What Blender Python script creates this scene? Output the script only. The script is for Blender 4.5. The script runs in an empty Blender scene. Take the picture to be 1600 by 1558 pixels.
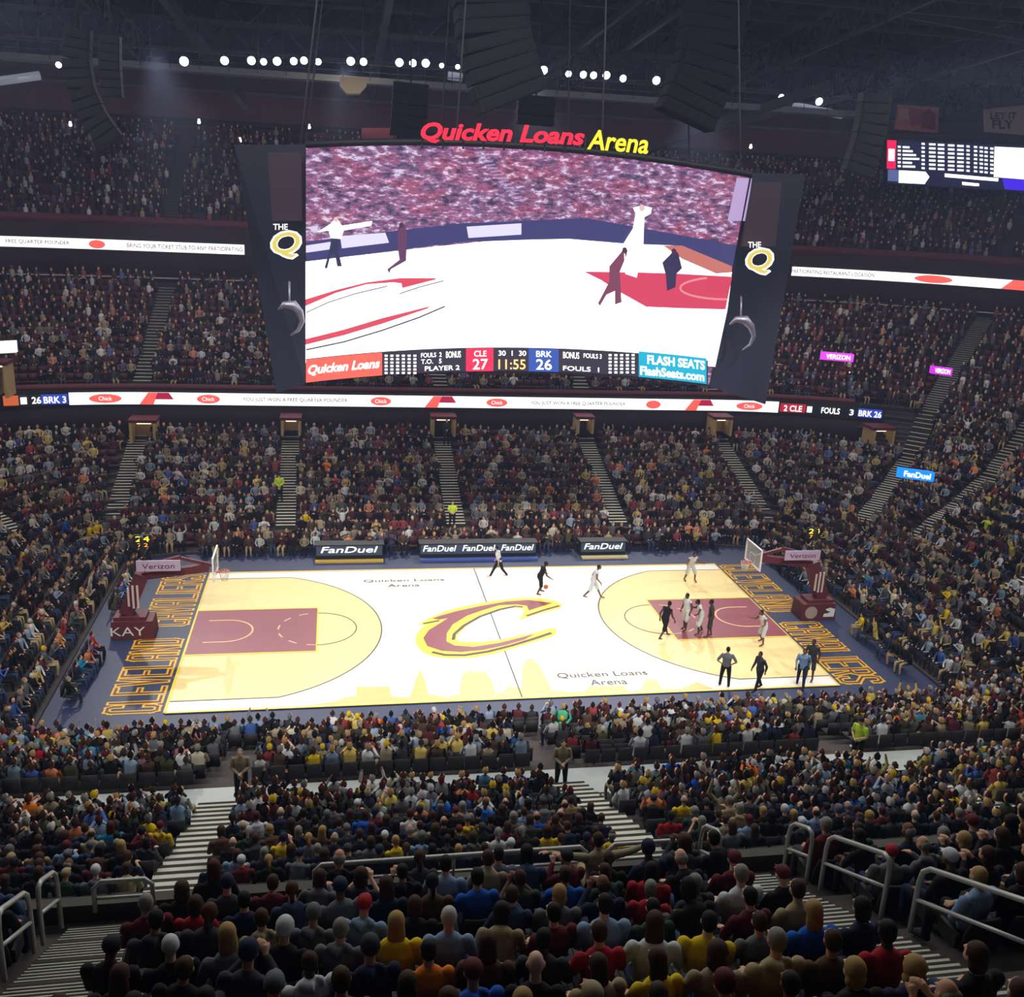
import bpy, math, random
import numpy as np
from mathutils import Vector, Matrix

# ------------------------------------------------------------------ camera, world, lights, exposure
SC = bpy.context.scene
C = SC.collection
R_ = random.Random(7)
F = 1542.353
CAMP = np.array([-7.66878, -44.03685, 19.87504])
RX, RY, RZ = 1.27969491, -0.0464481618, -0.171014554
cam = bpy.data.objects.new('camera', bpy.data.cameras.new('camera')); C.objects.link(cam)
cam.data.sensor_fit = 'HORIZONTAL'; cam.data.sensor_width = 36; cam.data.lens = 36 * F / 1600
cam.data.clip_start = .1; cam.data.clip_end = 500
cam.location = CAMP; cam.rotation_euler = (RX, RY, RZ)
SC.camera = cam
SC.cycles.max_bounces = 4; SC.cycles.diffuse_bounces = 2; SC.cycles.glossy_bounces = 2; SC.cycles.transmission_bounces = 2; SC.cycles.transparent_max_bounces = 6; SC.cycles.volume_bounces = 0
w = bpy.data.worlds.new('world'); SC.world = w; w.use_nodes = True
w.node_tree.nodes['Background'].inputs[0].default_value = (.35, .4, .6, 1)
w.node_tree.nodes['Background'].inputs[1].default_value = .015
vs = w.node_tree.nodes.new('ShaderNodeVolumeScatter'); vs.inputs['Color'].default_value = (.5, .6, 1, 1); vs.inputs['Density'].default_value = .0011; vs.inputs['Anisotropy'].default_value = .35
w.node_tree.links.new(vs.outputs[0], w.node_tree.nodes['World Output'].inputs['Volume'])
SC.view_settings.view_transform = 'Standard'; SC.view_settings.look = 'None'
SC.view_settings.exposure = 0.0; SC.view_settings.gamma = 1.0; SC.view_settings.use_curve_mapping = False

def rotm(a, b, c):
    cx, sx, cy, sy, cz, sz = math.cos(a), math.sin(a), math.cos(b), math.sin(b), math.cos(c), math.sin(c)
    return np.array([[cz, -sz, 0], [sz, cz, 0], [0, 0, 1]]) @ np.array([[cy, 0, sy], [0, 1, 0], [-sy, 0, cy]]) @ np.array([[1, 0, 0], [0, cx, -sx], [0, sx, cx]])
RM = rotm(RX, RY, RZ)
def ray(u, v): return RM @ np.array([(u - 800) / F, -(v - 779) / F, -1.0])
def atY(u, v, Y): d = ray(u, v); return CAMP + d * (Y - CAMP[1]) / d[1]
def atZ(u, v, Z): d = ray(u, v); return CAMP + d * (Z - CAMP[2]) / d[2]
def project(X):
    c = (np.asarray(X, float) - CAMP) @ RM
    return np.stack([800 + F * c[..., 0] / -c[..., 2], 779 - F * c[..., 1] / -c[..., 2]], -1)

def spot(name, loc, target, watts, angle, color=(1, .97, .9), blend=.6, size=.6):
    l = bpy.data.lights.new(name, 'SPOT'); l.energy = watts; l.spot_size = math.radians(angle); l.spot_blend = blend
    l.color = color; l.shadow_soft_size = size
    o = bpy.data.objects.new(name, l); C.objects.link(o); o.location = loc
    o.rotation_euler = (Vector(target) - Vector(loc)).to_track_quat('-Z', 'Y').to_euler()
    return o
def area(name, loc, target, watts, sx, sy, color=(1, 1, 1)):
    l = bpy.data.lights.new(name, 'AREA'); l.energy = watts; l.shape = 'RECTANGLE'; l.size = sx; l.size_y = sy; l.color = color
    o = bpy.data.objects.new(name, l); C.objects.link(o); o.location = loc
    o.rotation_euler = (Vector(target) - Vector(loc)).to_track_quat('-Z', 'Y').to_euler()
    return o
# game lights: banks on the catwalks, aimed at the court
for x in (-20, -7, 7, 20):
    spot('game_light', (x, 34, 29), (x * .45, -1, 0), 22000, 38, (1, .98, .93), .7)
    spot('game_light', (x, -33, 31), (x * .45, 1, 0), 22000, 38, (1, .98, .93), .7)
for s in (-1, 1):
    spot('game_light', (s * 38, 0, 30), (s * 5, 0, 0), 16000, 36, (1, .98, .93), .7)
# area fill added over the stands, standing in for dimmed house lights
area('house_fill', (0, 20, 29), (0, 18, 0), 3900, 60, 10, (1, .88, .84))
area('house_fill', (-26, 2, 29), (-26, 2, 0), 2600, 10, 34, (1, .97, .95))
area('house_fill', (30, 2, 29), (30, 2, 0), 2800, 10, 34, (1, .97, .95))
area('house_fill', (0, -15, 30), (0, -14, 0), 6200, 50, 10, (.98, 1, .96))  # fill strengthened to imitate game light spill on the front rows
area('house_fill', (0, -33, 26), (0, -31, 0), 230, 30, 4, (.95, 1, .95))
area('house_fill', (0, 36, 30), (0, 44, 10), 380, 90, 5, (.85, .75, 1))
area('wall_fill', (0, 47, 25.6), (0, 54, 27.6), 260, 90, .6, (1, .8, .75))  # added fill that brightens the back wall, no fixture there

# ------------------------------------------------------------------ materials
MATS = {}
def mat(name, col, rough=.6, metal=0, emit=None, es=1.0, noise=0, nscale=3.0, spec=.5, sampling=True, alpha=None):
    if name in MATS: return MATS[name]
    m = bpy.data.materials.new(name); m.use_nodes = True; nt = m.node_tree; b = nt.nodes['Principled BSDF']
    b.inputs['Base Color'].default_value = (*col, 1); b.inputs['Roughness'].default_value = rough
    b.inputs['Metallic'].default_value = metal; b.inputs['Specular IOR Level'].default_value = spec
    if noise:
        t = nt.nodes.new('ShaderNodeTexCoord'); n = nt.nodes.new('ShaderNodeTexNoise'); n.inputs['Scale'].default_value = nscale
        n.inputs['Detail'].default_value = 4; r = nt.nodes.new('ShaderNodeValToRGB')
        r.color_ramp.elements[0].position = .3; r.color_ramp.elements[1].position = .7
        r.color_ramp.elements[0].color = (*[c * (1 - noise) for c in col], 1)
        r.color_ramp.elements[1].color = (*[min(1, c * (1 + noise)) for c in col], 1)
        nt.links.new(t.outputs['Object'], n.inputs['Vector']); nt.links.new(n.outputs['Fac'], r.inputs['Fac'])
        nt.links.new(r.outputs['Color'], b.inputs['Base Color'])
    if emit is not None:
        b.inputs['Emission Color'].default_value = (*emit, 1); b.inputs['Emission Strength'].default_value = es
    if not sampling: m.cycles.emission_sampling = 'NONE'
    if alpha is not None: b.inputs['Alpha'].default_value = alpha
    MATS[name] = m; return m
def glow(name, col, es, sampling=False):
    return mat(name, (.01, .01, .01), .5, 0, col, es, sampling=sampling)
def srgb(r, g, b):
    return tuple(((c / 255) / 12.92 if c <= 10 else ((c / 255 + .055) / 1.055) ** 2.4) for c in (r, g, b))
def objcol_mat(name, rough=.85, weave=.12):
    m = bpy.data.materials.new(name); m.use_nodes = True; nt = m.node_tree; b = nt.nodes['Principled BSDF']
    oi = nt.nodes.new('ShaderNodeObjectInfo'); t = nt.nodes.new('ShaderNodeTexCoord'); n = nt.nodes.new('ShaderNodeTexNoise')
    n.inputs['Scale'].default_value = 14; mx = nt.nodes.new('ShaderNodeMix'); mx.data_type = 'RGBA'; mx.blend_type = 'MULTIPLY'
    mr = nt.nodes.new('ShaderNodeMapRange'); mr.inputs['To Min'].default_value = 1 - weave * 2; mr.inputs['To Max'].default_value = 1 + weave
    nt.links.new(t.outputs['Object'], n.inputs['Vector']); nt.links.new(n.outputs['Fac'], mr.inputs['Value'])
    mx.inputs['Factor'].default_value = 1
    nt.links.new(oi.outputs['Color'], mx.inputs['A']); nt.links.new(mr.outputs['Result'], mx.inputs['B'])
    nt.links.new(mx.outputs['Result'], b.inputs['Base Color']); b.inputs['Roughness'].default_value = rough
    b.inputs['Specular IOR Level'].default_value = .25
    return m
M_CLOTH = objcol_mat('cloth'); M_SKIN = objcol_mat('skin', .6, .04); M_HAIR = objcol_mat('hair', .7, .25)
M_CONC = mat('concrete', srgb(105, 100, 95), .85, noise=.15, nscale=1.5)
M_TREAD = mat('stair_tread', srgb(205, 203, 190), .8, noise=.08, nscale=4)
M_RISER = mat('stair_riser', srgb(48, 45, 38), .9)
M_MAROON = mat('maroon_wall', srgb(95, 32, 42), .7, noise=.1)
M_DARK = mat('black_metal', srgb(22, 22, 28), .6)
M_STEEL = mat('painted_steel', srgb(82, 80, 88), .6, noise=.15, nscale=1)
M_RAIL = mat('brushed_rail', srgb(175, 175, 172), .4, .3)
M_SEAT = mat('seat_plastic', srgb(30, 26, 28), .7, noise=.1)
M_SEATM = mat('maroon_seat', srgb(70, 24, 32), .7)
M_TAN = mat('tan_wall', srgb(190, 165, 115), .8, noise=.1)
M_NAVY = mat('navy_floor', srgb(38, 48, 84), .5)

# ------------------------------------------------------------------ helpers
def link(name, me, parent=None, m=None):
    o = bpy.data.objects.new(name, me); C.objects.link(o)
    if parent: o.parent = parent
    if m is not None:
        for x in (m if isinstance(m, (list, tuple)) else [m]): me.materials.append(x)
    return o
def tag(o, label=None, cat=None, group=None, kind=None):
    if label: o['label'] = label
    if cat: o['category'] = cat
    if group: o['group'] = group
    if kind: o['kind'] = kind
    return o
def empty(name, loc=(0, 0, 0)):
    o = bpy.data.objects.new(name, None); C.objects.link(o); o.location = loc; o.empty_display_size = .2; return o
def npmesh(name, V, Fc, mi=None, smooth=False):
    """V (n,3), Fc list of arrays (m,k) or one array; mi material index per face"""
    me = bpy.data.meshes.new(name); V = np.asarray(V, np.float32)
    groups = Fc if isinstance(Fc, list) else [Fc]
    groups = [np.asarray(g, np.int32) for g in groups if len(g)]
    me.vertices.add(len(V)); me.vertices.foreach_set('co', V.ravel())
    tot = np.concatenate([np.full(len(g), g.shape[1], np.int32) for g in groups]); idx = np.concatenate([g.ravel() for g in groups])
    me.loops.add(len(idx)); me.loops.foreach_set('vertex_index', idx)
    me.polygons.add(len(tot)); st = np.concatenate([[0], np.cumsum(tot)[:-1]]).astype(np.int32)
    me.polygons.foreach_set('loop_start', st); me.polygons.foreach_set('loop_total', tot)
    if mi is not None: me.polygons.foreach_set('material_index', np.asarray(mi, np.int32))
    if smooth: me.polygons.foreach_set('use_smooth', np.ones(len(tot), bool))
    me.update(calc_edges=True); return me
class MB:
    def __init__(s): s.v = []; s.f = []; s.m = []; s.sm = []
    def add(s, V, Fs, mi=0, sm=False):
        b = len(s.v); s.v += [tuple(map(float, p)) for p in V]
        for f in Fs: s.f.append([b + i for i in f]); s.m.append(mi); s.sm.append(sm)
        return s
    def box(s, c, d, rz=0, mi=0, taper=1, tilt=0):
        V = []
        for z in (-1, 1):
            k = taper if z > 0 else 1
            for x, y in ((-1, -1), (1, -1), (1, 1), (-1, 1)):
                V.append((x * d[0] / 2 * k, y * d[1] / 2 * k, z * d[2] / 2))
        M = Matrix.Rotation(rz, 3, 'Z') @ Matrix.Rotation(tilt, 3, 'X')
        V = [tuple(M @ Vector(p) + Vector(c)) for p in V]
        return s.add(V, [(0, 3, 2, 1), (4, 5, 6, 7), (0, 1, 5, 4), (1, 2, 6, 5), (2, 3, 7, 6), (3, 0, 4, 7)], mi)
    def tube(s, pts, r, n=8, mi=0, cap=True, sm=True):
        pts = [Vector(p) for p in pts]; rs = r if isinstance(r, (list, tuple)) else [r] * len(pts); V = []; Fs = []
        up = None
        for i, p in enumerate(pts):
            t = (pts[min(i + 1, len(pts) - 1)] - pts[max(i - 1, 0)]).normalized()
            if up is None or abs(up.dot(t)) > .95: up = Vector((0, 0, 1)) if abs(t.z) < .9 else Vector((0, 1, 0))
            a = t.cross(up).normalized(); b = a.cross(t).normalized(); up = b
            for k in range(n):
                q = 2 * math.pi * k / n; rr = rs[i]
                rx, ry = rr if isinstance(rr, tuple) else (rr, rr)
                V.append(p + a * math.cos(q) * rx + b * math.sin(q) * ry)
        for i in range(len(pts) - 1):
            for k in range(n): Fs.append((i * n + k, i * n + (k + 1) % n, (i + 1) * n + (k + 1) % n, (i + 1) * n + k))
        if cap: Fs.append(tuple(range(n - 1, -1, -1))); Fs.append(tuple((len(pts) - 1) * n + k for k in range(n)))
        return s.add(V, Fs, mi, sm)
    def beam(s, a, b, wd, ht, mi=0):
        a = Vector(a); b = Vector(b); t = (b - a).normalized(); up = Vector((0, 0, 1)) if abs(t.z) < .95 else Vector((0, 1, 0))
        x = t.cross(up).normalized() * wd / 2; z = x.cross(t).normalized() * ht / 2
        V = [a - x - z, a + x - z, a + x + z, a - x + z, b - x - z, b + x - z, b + x + z, b - x + z]
        return s.add(V, [(0, 1, 2, 3), (7, 6, 5, 4), (0, 4, 5, 1), (1, 5, 6, 2), (2, 6, 7, 3), (3, 7, 4, 0)], mi)
    def sphere(s, c, r, nu=10, nv=6, mi=0, zr=(0, 1)):
        r = r if isinstance(r, (tuple, list)) else (r, r, r); V = []; Fs = []
        for j in range(nv + 1):
            th = math.pi * (zr[0] + (zr[1] - zr[0]) * j / nv)
            for i in range(nu):
                ph = 2 * math.pi * i / nu
                V.append((c[0] + r[0] * math.sin(th) * math.cos(ph), c[1] + r[1] * math.sin(th) * math.sin(ph), c[2] + r[2] * math.cos(th)))
        for j in range(nv):
            for i in range(nu): Fs.append((j * nu + i, (j + 1) * nu + i, (j + 1) * nu + (i + 1) % nu, j * nu + (i + 1) % nu))
        return s.add(V, Fs, mi, True)
    def disc(s, c, r, normal=(0, 0, 1), n=16, mi=0):
        q = Vector(normal).to_track_quat('Z', 'Y')
        V = [Vector(c) + q @ Vector((r * math.cos(2 * math.pi * k / n), r * math.sin(2 * math.pi * k / n), 0)) for k in range(n)]
        return s.add(V, [tuple(range(n))], mi)
    def cyl(s, c, r, h, n=16, mi=0, axis='Z'):
        a = {'X': Vector((1, 0, 0)), 'Y': Vector((0, 1, 0)), 'Z': Vector((0, 0, 1))}[axis] * h / 2
        return s.tube([Vector(c) - a, Vector(c) + a], r, n, mi, True, False)
    def mesh(s, name):
        me = bpy.data.meshes.new(name); me.from_pydata(s.v, [], s.f); me.update()
        me.polygons.foreach_set('material_index', s.m); me.polygons.foreach_set('use_smooth', s.sm); return me
    def build(s, name, m, parent=None): return link(name, s.mesh(name), parent, m)

from mathutils.geometry import tessellate_polygon
def poly_map(pts, fn, sub=0):
    """polygon of 2d points -> mesh arrays mapped with fn(x,y)->3d"""
    tri = tessellate_polygon([[Vector((p[0], p[1], 0)) for p in pts]])
    V = [fn(*p) for p in pts]; return V, [tuple(t) for t in tri]
def flat(name, pts_list, fn, m, parent=None):
    b = MB()
    for pts in pts_list:
        V, T = poly_map(pts, fn); b.add(V, T)
    return b.build(name, m, parent)
def stroke(pts, w):
    """2d polyline with widths -> list of quads"""
    n = len(pts); ws = w if isinstance(w, (list, tuple)) else [w] * n; L = []; Rr = []
    for i in range(n):
        a = pts[max(i - 1, 0)]; b = pts[min(i + 1, n - 1)]; dx, dy = b[0] - a[0], b[1] - a[1]; l = math.hypot(dx, dy) or 1
        nx, ny = -dy / l * ws[i] / 2, dx / l * ws[i] / 2
        L.append((pts[i][0] + nx, pts[i][1] + ny)); Rr.append((pts[i][0] - nx, pts[i][1] - ny))
    return [[L[i], L[i + 1], Rr[i + 1], Rr[i]] for i in range(n - 1)]
TXT = {}
def text2d(s, offset=0.0, shear=0.0, extrude=0.0):
    """text as mesh arrays, cap height about .7, x from 0"""
    k = (s, offset, shear, extrude)
    if k in TXT: return TXT[k]
    cu = bpy.data.curves.new('t', 'FONT'); cu.body = s; cu.bevel_depth = offset; cu.bevel_resolution = 0; cu.shear = shear; cu.extrude = extrude
    cu.resolution_u = 3
    o = bpy.data.objects.new('t', cu); C.objects.link(o); bpy.context.view_layer.update()
    dg = bpy.context.evaluated_depsgraph_get(); me = bpy.data.meshes.new_from_object(o.evaluated_get(dg))
    V = np.array([v.co[:] for v in me.vertices]).reshape(-1, 3); Fs = [tuple(p.vertices) for p in me.polygons if not offset or p.normal.z > .05]
    bpy.data.objects.remove(o); bpy.data.curves.remove(cu); bpy.data.meshes.remove(me)
    TXT[k] = (V, Fs); return TXT[k]
def put_text(mb, s, fn, x0, x1, y0, y1, offset=0.0, shear=0.0, mi=0, ref=None):
    """map text into the 2d box x0..x1, y0..y1 then through fn; ref = bounds measured from the plain text"""
    V, Fs = text2d(s, offset, shear)
    B = text2d(s, 0.0, shear)[0]
    lo, hi = B.min(0), B.max(0); okv = ((V[:, :2] > lo[:2] - 1.6 * offset - .01) & (V[:, :2] < hi[:2] + 1.6 * offset + .01)).all(1); Fs = [f for f in Fs if all(okv[i] for i in f)]
    V = np.clip(V, lo - max(offset, 0) * 1.1, hi + max(offset, 0) * 1.1)
    X = x0 + (V[:, 0] - lo[0]) / (hi[0] - lo[0]) * (x1 - x0); Y = y0 + (V[:, 1] - lo[1]) / (hi[1] - lo[1]) * (y1 - y0)
    mb.add([fn(a, b) for a, b in zip(X, Y)], Fs, mi)

# ------------------------------------------------------------------ the bowl: rings of rows around the court
TAB_L = np.array([[.1, 10.8, 18.9, 4, 2], [.8, 13, 21.8, 5.5, 4.5], [3.9, 22.5, 33.5, 14, 11], [6.9, 24.2, 41, 22, 15], [12.6, 38, 52, 28, 20]])
TAB_U = np.array([[16.9, 39.5, 54, 30, 22], [24.5, 53, 68, 32, 24]])
TAB_N = np.array([[.1, 10.2], [2.34, 16.4], [2.62, 17.1], [2.9, 18.9], [6.3, 27.3]])
def tab(T, z): return [float(np.interp(z, T[:, 0], T[:, i])) for i in range(1, T.shape[1])]
def ring(z, T, near=False):
    Yf, X, rx, ry = tab(T, z); h = []
    xs = X - rx
    for i in range(24): h.append((xs * i / 24, Yf))
    for i in range(18):
        a = math.pi / 2 * i / 18; h.append((xs + rx * math.sin(a), Yf - ry + ry * math.cos(a)))
    y0 = Yf - ry
    for i in range(9): h.append((X, y0 + (-9 - y0) * i / 8))
    if near:
        Yn = tab(TAB_N, z)[0]; cx = 16; rx2 = X - 16; ry2 = Yn - 9
        for i in range(1, 15):
            a = math.pi / 2 * i / 14; h.append((16 + rx2 * math.cos(a), -9 - ry2 * math.sin(a)))
        for i in range(1, 17): h.append((16 * (1 - i / 16), -Yn))
    h = np.array(h); mrr = h[::-1].copy(); mrr[:, 0] *= -1
    return np.vstack([mrr[:-1], h])
def stands(name, T, z0, z1, rise, near, keep, m, label):
    n = int(round((z1 - z0) / rise)); V = []; Q = []; MI = []
    rings = [(z0 + k * rise, ring(z0 + k * rise, T, near)) for k in range(n + 1)]
    for k in range(n):
        z, a = rings[k]; z2, b = rings[k + 1]; N = len(a)
        base = len(V) * N if False else len(V)
        V += [(x, y, z) for x, y in a] + [(x, y, z) for x, y in b] + [(x, y, z2) for x, y in b]
        if k == 0:
            base2 = len(V); V += [(x, y, 0 if z0 < 1 else z - .6) for x, y in a]
        for i in range(N - 1):
            mx, my = (a[i] + a[i + 1]) / 2
            if not keep(mx, my, z): continue
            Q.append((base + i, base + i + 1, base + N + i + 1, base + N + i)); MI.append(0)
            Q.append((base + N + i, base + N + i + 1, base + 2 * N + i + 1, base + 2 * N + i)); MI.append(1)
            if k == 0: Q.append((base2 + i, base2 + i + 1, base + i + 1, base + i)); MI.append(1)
    me = npmesh(name, np.array(V), np.array(Q), MI)
    o = link(name, me, None, m); tag(o, label, None, None, 'structure'); return rings
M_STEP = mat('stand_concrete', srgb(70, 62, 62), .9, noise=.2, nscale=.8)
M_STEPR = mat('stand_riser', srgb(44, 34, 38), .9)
keepL = lambda x, y, z: z < 3.85 or y < 0 or abs(x) > 30
RL = stands('seating_bowl_lower', TAB_L, .1, 6.26, .28, True, keepL, [M_STEP, M_STEPR], 'concrete rows of the lower seating bowl around the court')
RL2 = stands('seating_bowl_end', TAB_L, 6.26, 6.9, .32, False, lambda x, y, z: abs(x) > 30, [M_STEP, M_STEPR], 'concrete rows behind the baskets')
RM_ = stands('seating_bowl_middle', TAB_L, 6.9, 12.66, .36, False, lambda x, y, z: True, [M_STEP, M_STEPR], 'concrete rows of the middle seating tier')
RU = stands('seating_bowl_upper', TAB_U, 16.9, 24.55, .45, False, lambda x, y, z: True, [M_STEP, M_STEPR], 'concrete rows of the upper seating tier')
# near tier under the camera
NT0, NTY, NRISE, NDEP = 9.6, 31.3, .42, .84
NX0, NX1 = -24.0, 16.0
V = []; Q = []; MI = []
for k in range(14):
    y = -(NTY + k * NDEP); z = NT0 + k * NRISE; b = len(V)
    V += [(NX0, y, z), (NX1, y, z), (NX1, y - NDEP, z), (NX0, y - NDEP, z), (NX1, y - NDEP, z + NRISE), (NX0, y - NDEP, z + NRISE)]
    Q += [(b, b + 1, b + 2, b + 3), (b + 3, b + 2, b + 4, b + 5)]; MI += [0, 1]
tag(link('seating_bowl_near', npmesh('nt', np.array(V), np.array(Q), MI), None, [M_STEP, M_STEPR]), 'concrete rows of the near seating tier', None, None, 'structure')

def wall_ring(name, z0, z1, T, zt, dy, keep, m, near=False, label=None, th=.15):
    r = ring(zt, T, near); t = np.gradient(r, axis=0); t /= np.linalg.norm(t, axis=1)[:, None]
    inw = np.stack([t[:, 1], -t[:, 0]], 1); a = r + inw * dy; b = r + inw * (dy - th); V = []; Q = []
    N = len(a)
    V = [(x, y, z0) for x, y in a] + [(x, y, z1) for x, y in a] + [(x, y, z1) for x, y in b] + [(x, y, z0) for x, y in b]
    for i in range(N - 1):
        if not keep(*((a[i] + a[i + 1]) / 2)): continue
        for c in range(4):
            d = (c + 1) % 4; Q.append((c * N + i, c * N + i + 1, d * N + i + 1, d * N + i))
    o = link(name, npmesh(name, np.array(V), np.array(Q)), None, m)
    return tag(o, label, None, None, 'structure')
FARS = lambda x, y: abs(x) < 30.5 and y > 5
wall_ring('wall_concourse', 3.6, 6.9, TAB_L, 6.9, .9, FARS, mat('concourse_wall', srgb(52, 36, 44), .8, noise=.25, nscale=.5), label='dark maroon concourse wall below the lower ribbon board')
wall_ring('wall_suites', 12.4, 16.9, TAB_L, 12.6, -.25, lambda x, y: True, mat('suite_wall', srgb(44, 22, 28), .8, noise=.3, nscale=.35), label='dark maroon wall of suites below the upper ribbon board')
wall_ring('wall_back', 24.3, 29.5, TAB_U, 24.5, -1.0, lambda x, y: True, mat('back_wall', srgb(96, 66, 70), .9, noise=.2, nscale=.2), label='brownish wall above the top row')
wall_ring('trim_1', 25.2, 25.75, TAB_U, 24.5, -.7, lambda x, y: True, mat('trim_dark', srgb(34, 28, 34), .8), label='dark band along the top of the seats')
wall_ring('trim_2', 28.0, 28.3, TAB_U, 24.5, -.6, lambda x, y: True, M_STEEL, label='steel ledge on the back wall')
wall_ring('trim_3', 12.95, 13.05, TAB_L, 12.6, .15, lambda x, y: True, M_RAIL, label='pale rail in front of the suites', th=.06)
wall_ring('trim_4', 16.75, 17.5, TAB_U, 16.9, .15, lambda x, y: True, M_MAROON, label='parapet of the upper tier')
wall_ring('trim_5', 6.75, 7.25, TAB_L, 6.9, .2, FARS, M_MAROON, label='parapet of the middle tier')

# floor, apron
fb = MB(); fb.box((0, 0, -.15), (140, 110, .28)); tag(fb.build('floor', mat('arena_floor', srgb(40, 42, 50), .7)), 'dark arena floor', None, None, 'structure')
ap = MB(); ap.box((0, 0, -.003), (40.2, 21.4, .02)); tag(ap.build('floor_apron', M_NAVY), 'navy apron around the court', None, None, 'structure')

# aisles
AF = [-20.4, -10.6, -.4, 9.9, 20.0]; AN = [-20.6, -10.9, -.9, 9.2]; AT = [-20.5, -10.9, -1.34, 8.3]
CL = []
for s in (-1, 1): CL += [((s * 24.5, 9.7), (s * 70, 55.2)), ((s * 26, 6.0), (s * 70, 36)), ((s * 26, -2), (s * 70, 4)), ((s * 24, -13), (s * 45, -30))]
def seg_d(x, y, a, b):
    dx, dy = b[0] - a[0], b[1] - a[1]; t = ((x - a[0]) * dx + (y - a[1]) * dy) / (dx * dx + dy * dy)
    if t < 0: return 99
    return abs((x - a[0]) * dy - (y - a[1]) * dx) / math.hypot(dx, dy)
def in_aisle(x, y, z, w=.72):
    if z < .3: return False
    if y > 12 and any(abs(x - a) < w for a in AF): return True
    if y < -12 and z < 6.7 and any(abs(x - a) < w for a in AN): return True
    if z >= .9 or abs(x) > 22:
        for a, b in CL:
            if seg_d(x, y, a, b) < w: return True
    return False
def stair(name, p0, dr, length, z_of, run, width, label, group, shade_strip=(.55, 1.0)):
    """steps along direction dr starting at p0; z_of(s) = height of the slope line"""
    b = MB(); dr = Vector((dr[0], dr[1], 0)).normalized(); sd = Vector((-dr.y, dr.x, 0)) * width / 2; n = int(length / run)
    for i in range(n):
        a = Vector((p0[0], p0[1], 0)) + dr * i * run; c = a + dr * run; z = z_of((i + 1) * run) + .02; zp = z_of(i * run) + .02
        z0 = zp - .3
        V = [a - sd, a + sd, c + sd, c - sd]
        top = [v + Vector((0, 0, z)) for v in V]; lo = [a - sd + Vector((0, 0, z0)), a + sd + Vector((0, 0, z0))]; lo2 = [c - sd + Vector((0, 0, z0)), c + sd + Vector((0, 0, z0))]
        b.add(top, [(0, 3, 2, 1)], 0)
        b.add([top[0], top[1], lo[1], lo[0]], [(0, 1, 2, 3)], 1)
        if shade_strip: ga, gb = shade_strip; g = [top[k] + (top[(3, 2)[k]] - top[k]) * t + Vector((0, 0, .004)) for t in (ga, gb) for k in (0, 1)]; b.add([g[0], g[1], g[3], g[2]], [(0, 3, 2, 1)], 1)  # dark strip painted on each tread, imitating the step shadow
        b.add([top[0], lo[0], lo2[0], top[3]], [(0, 1, 2, 3)], 1); b.add([top[1], top[2], lo2[1], lo[1]], [(0, 1, 2, 3)], 1)
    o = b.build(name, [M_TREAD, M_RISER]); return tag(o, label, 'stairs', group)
def slope_along(T, p0, dr, maxd, zlo, zhi):
    """sample height against distance along a line crossing the rings"""
    from bisect import bisect
    zs = np.linspace(zlo, zhi, 40); S = []
    d = np.array(dr) / np.hypot(*dr); nrm = np.array([-d[1], d[0]])
    for z in zs:
        r = ring(z, T, False) - np.array(p0); c = r @ nrm; t = r @ d
        k = [i for i in range(len(c) - 1) if c[i] * c[i + 1] <= 0 and t[i] > -2]
        S.append(min(t[i] for i in k) if k else (S[-1] if S else 0))
    return zs, np.array(S)
WORDS = ['far left', 'second', 'central', 'fourth', 'fifth']
ordn = ['leftmost', 'second from left', 'middle', 'fourth from left', 'rightmost']
for i, x in enumerate(AF):
    f = lambda s: float(np.interp(13 + s, TAB_L[:, 1], TAB_L[:, 0])) 
    stair('aisle_stairs', (x, 13.0), (0, 1), 9.6, f, .3, 1.15, 'pale stepped aisle in the far lower stand, %s of five' % ordn[i], 'aisles of the far lower stand')
    g = lambda s: float(np.interp(24.3 + s, TAB_L[:, 1], TAB_L[:, 0]))
    stair('aisle_stairs', (x, 24.3), (0, 1), 13.4, g, .42, 1.15, 'dim stepped aisle in the far middle tier, %s of five' % ordn[i], 'aisles of the middle tier')
    h = lambda s: float(np.interp(39.6 + s, TAB_U[:, 1], TAB_U[:, 0]))
    stair('aisle_stairs', (x, 39.6), (0, 1), 13.2, h, .4, 1.1, 'dark stepped aisle in the far upper tier, %s of five' % ordn[i], 'aisles of the upper tier')
for (a, b), nm in zip(CL, ['left corner, running up from the court corner', 'left end, above the corner aisle', 'left end, beside the basket', None, 'right corner, running up from the court corner', 'right end, below the blue sign', 'right end, beside the basket', None]):
    if nm is None: continue
    d = (b[0] - a[0], b[1] - a[1]); zs, S = slope_along(TAB_L, a, d, 60, .8, 12.6)
    ln = math.hypot(*d); s0 = max(0, S[0])
    p0 = (a[0] + d[0] / ln * s0, a[1] + d[1] / ln * s0)
    stair('aisle_stairs', p0, d, S[-1] - s0, (lambda zs, S, s0: (lambda s: float(np.interp(s + s0, S, zs))))(zs, S, s0), .34, 1.3, 'stepped aisle at the %s' % nm, 'corner aisles')
for i, x in enumerate(AN):
    f = lambda s: float(np.interp(18.9 + s, TAB_N[:, 1], TAB_N[:, 0]))
    st = stair('aisle_stairs', (x, -18.6), (0, -1), 8.8, f, .5, 1.3, 'pale wide-stepped aisle above the walkway, %s' % ['leftmost of the near lower stand', 'with a man in khaki at its foot, left', 'with a man in khaki at its foot, centre', 'right of the near lower stand'][i], 'aisles of the near lower stand', (0, .2))
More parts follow.
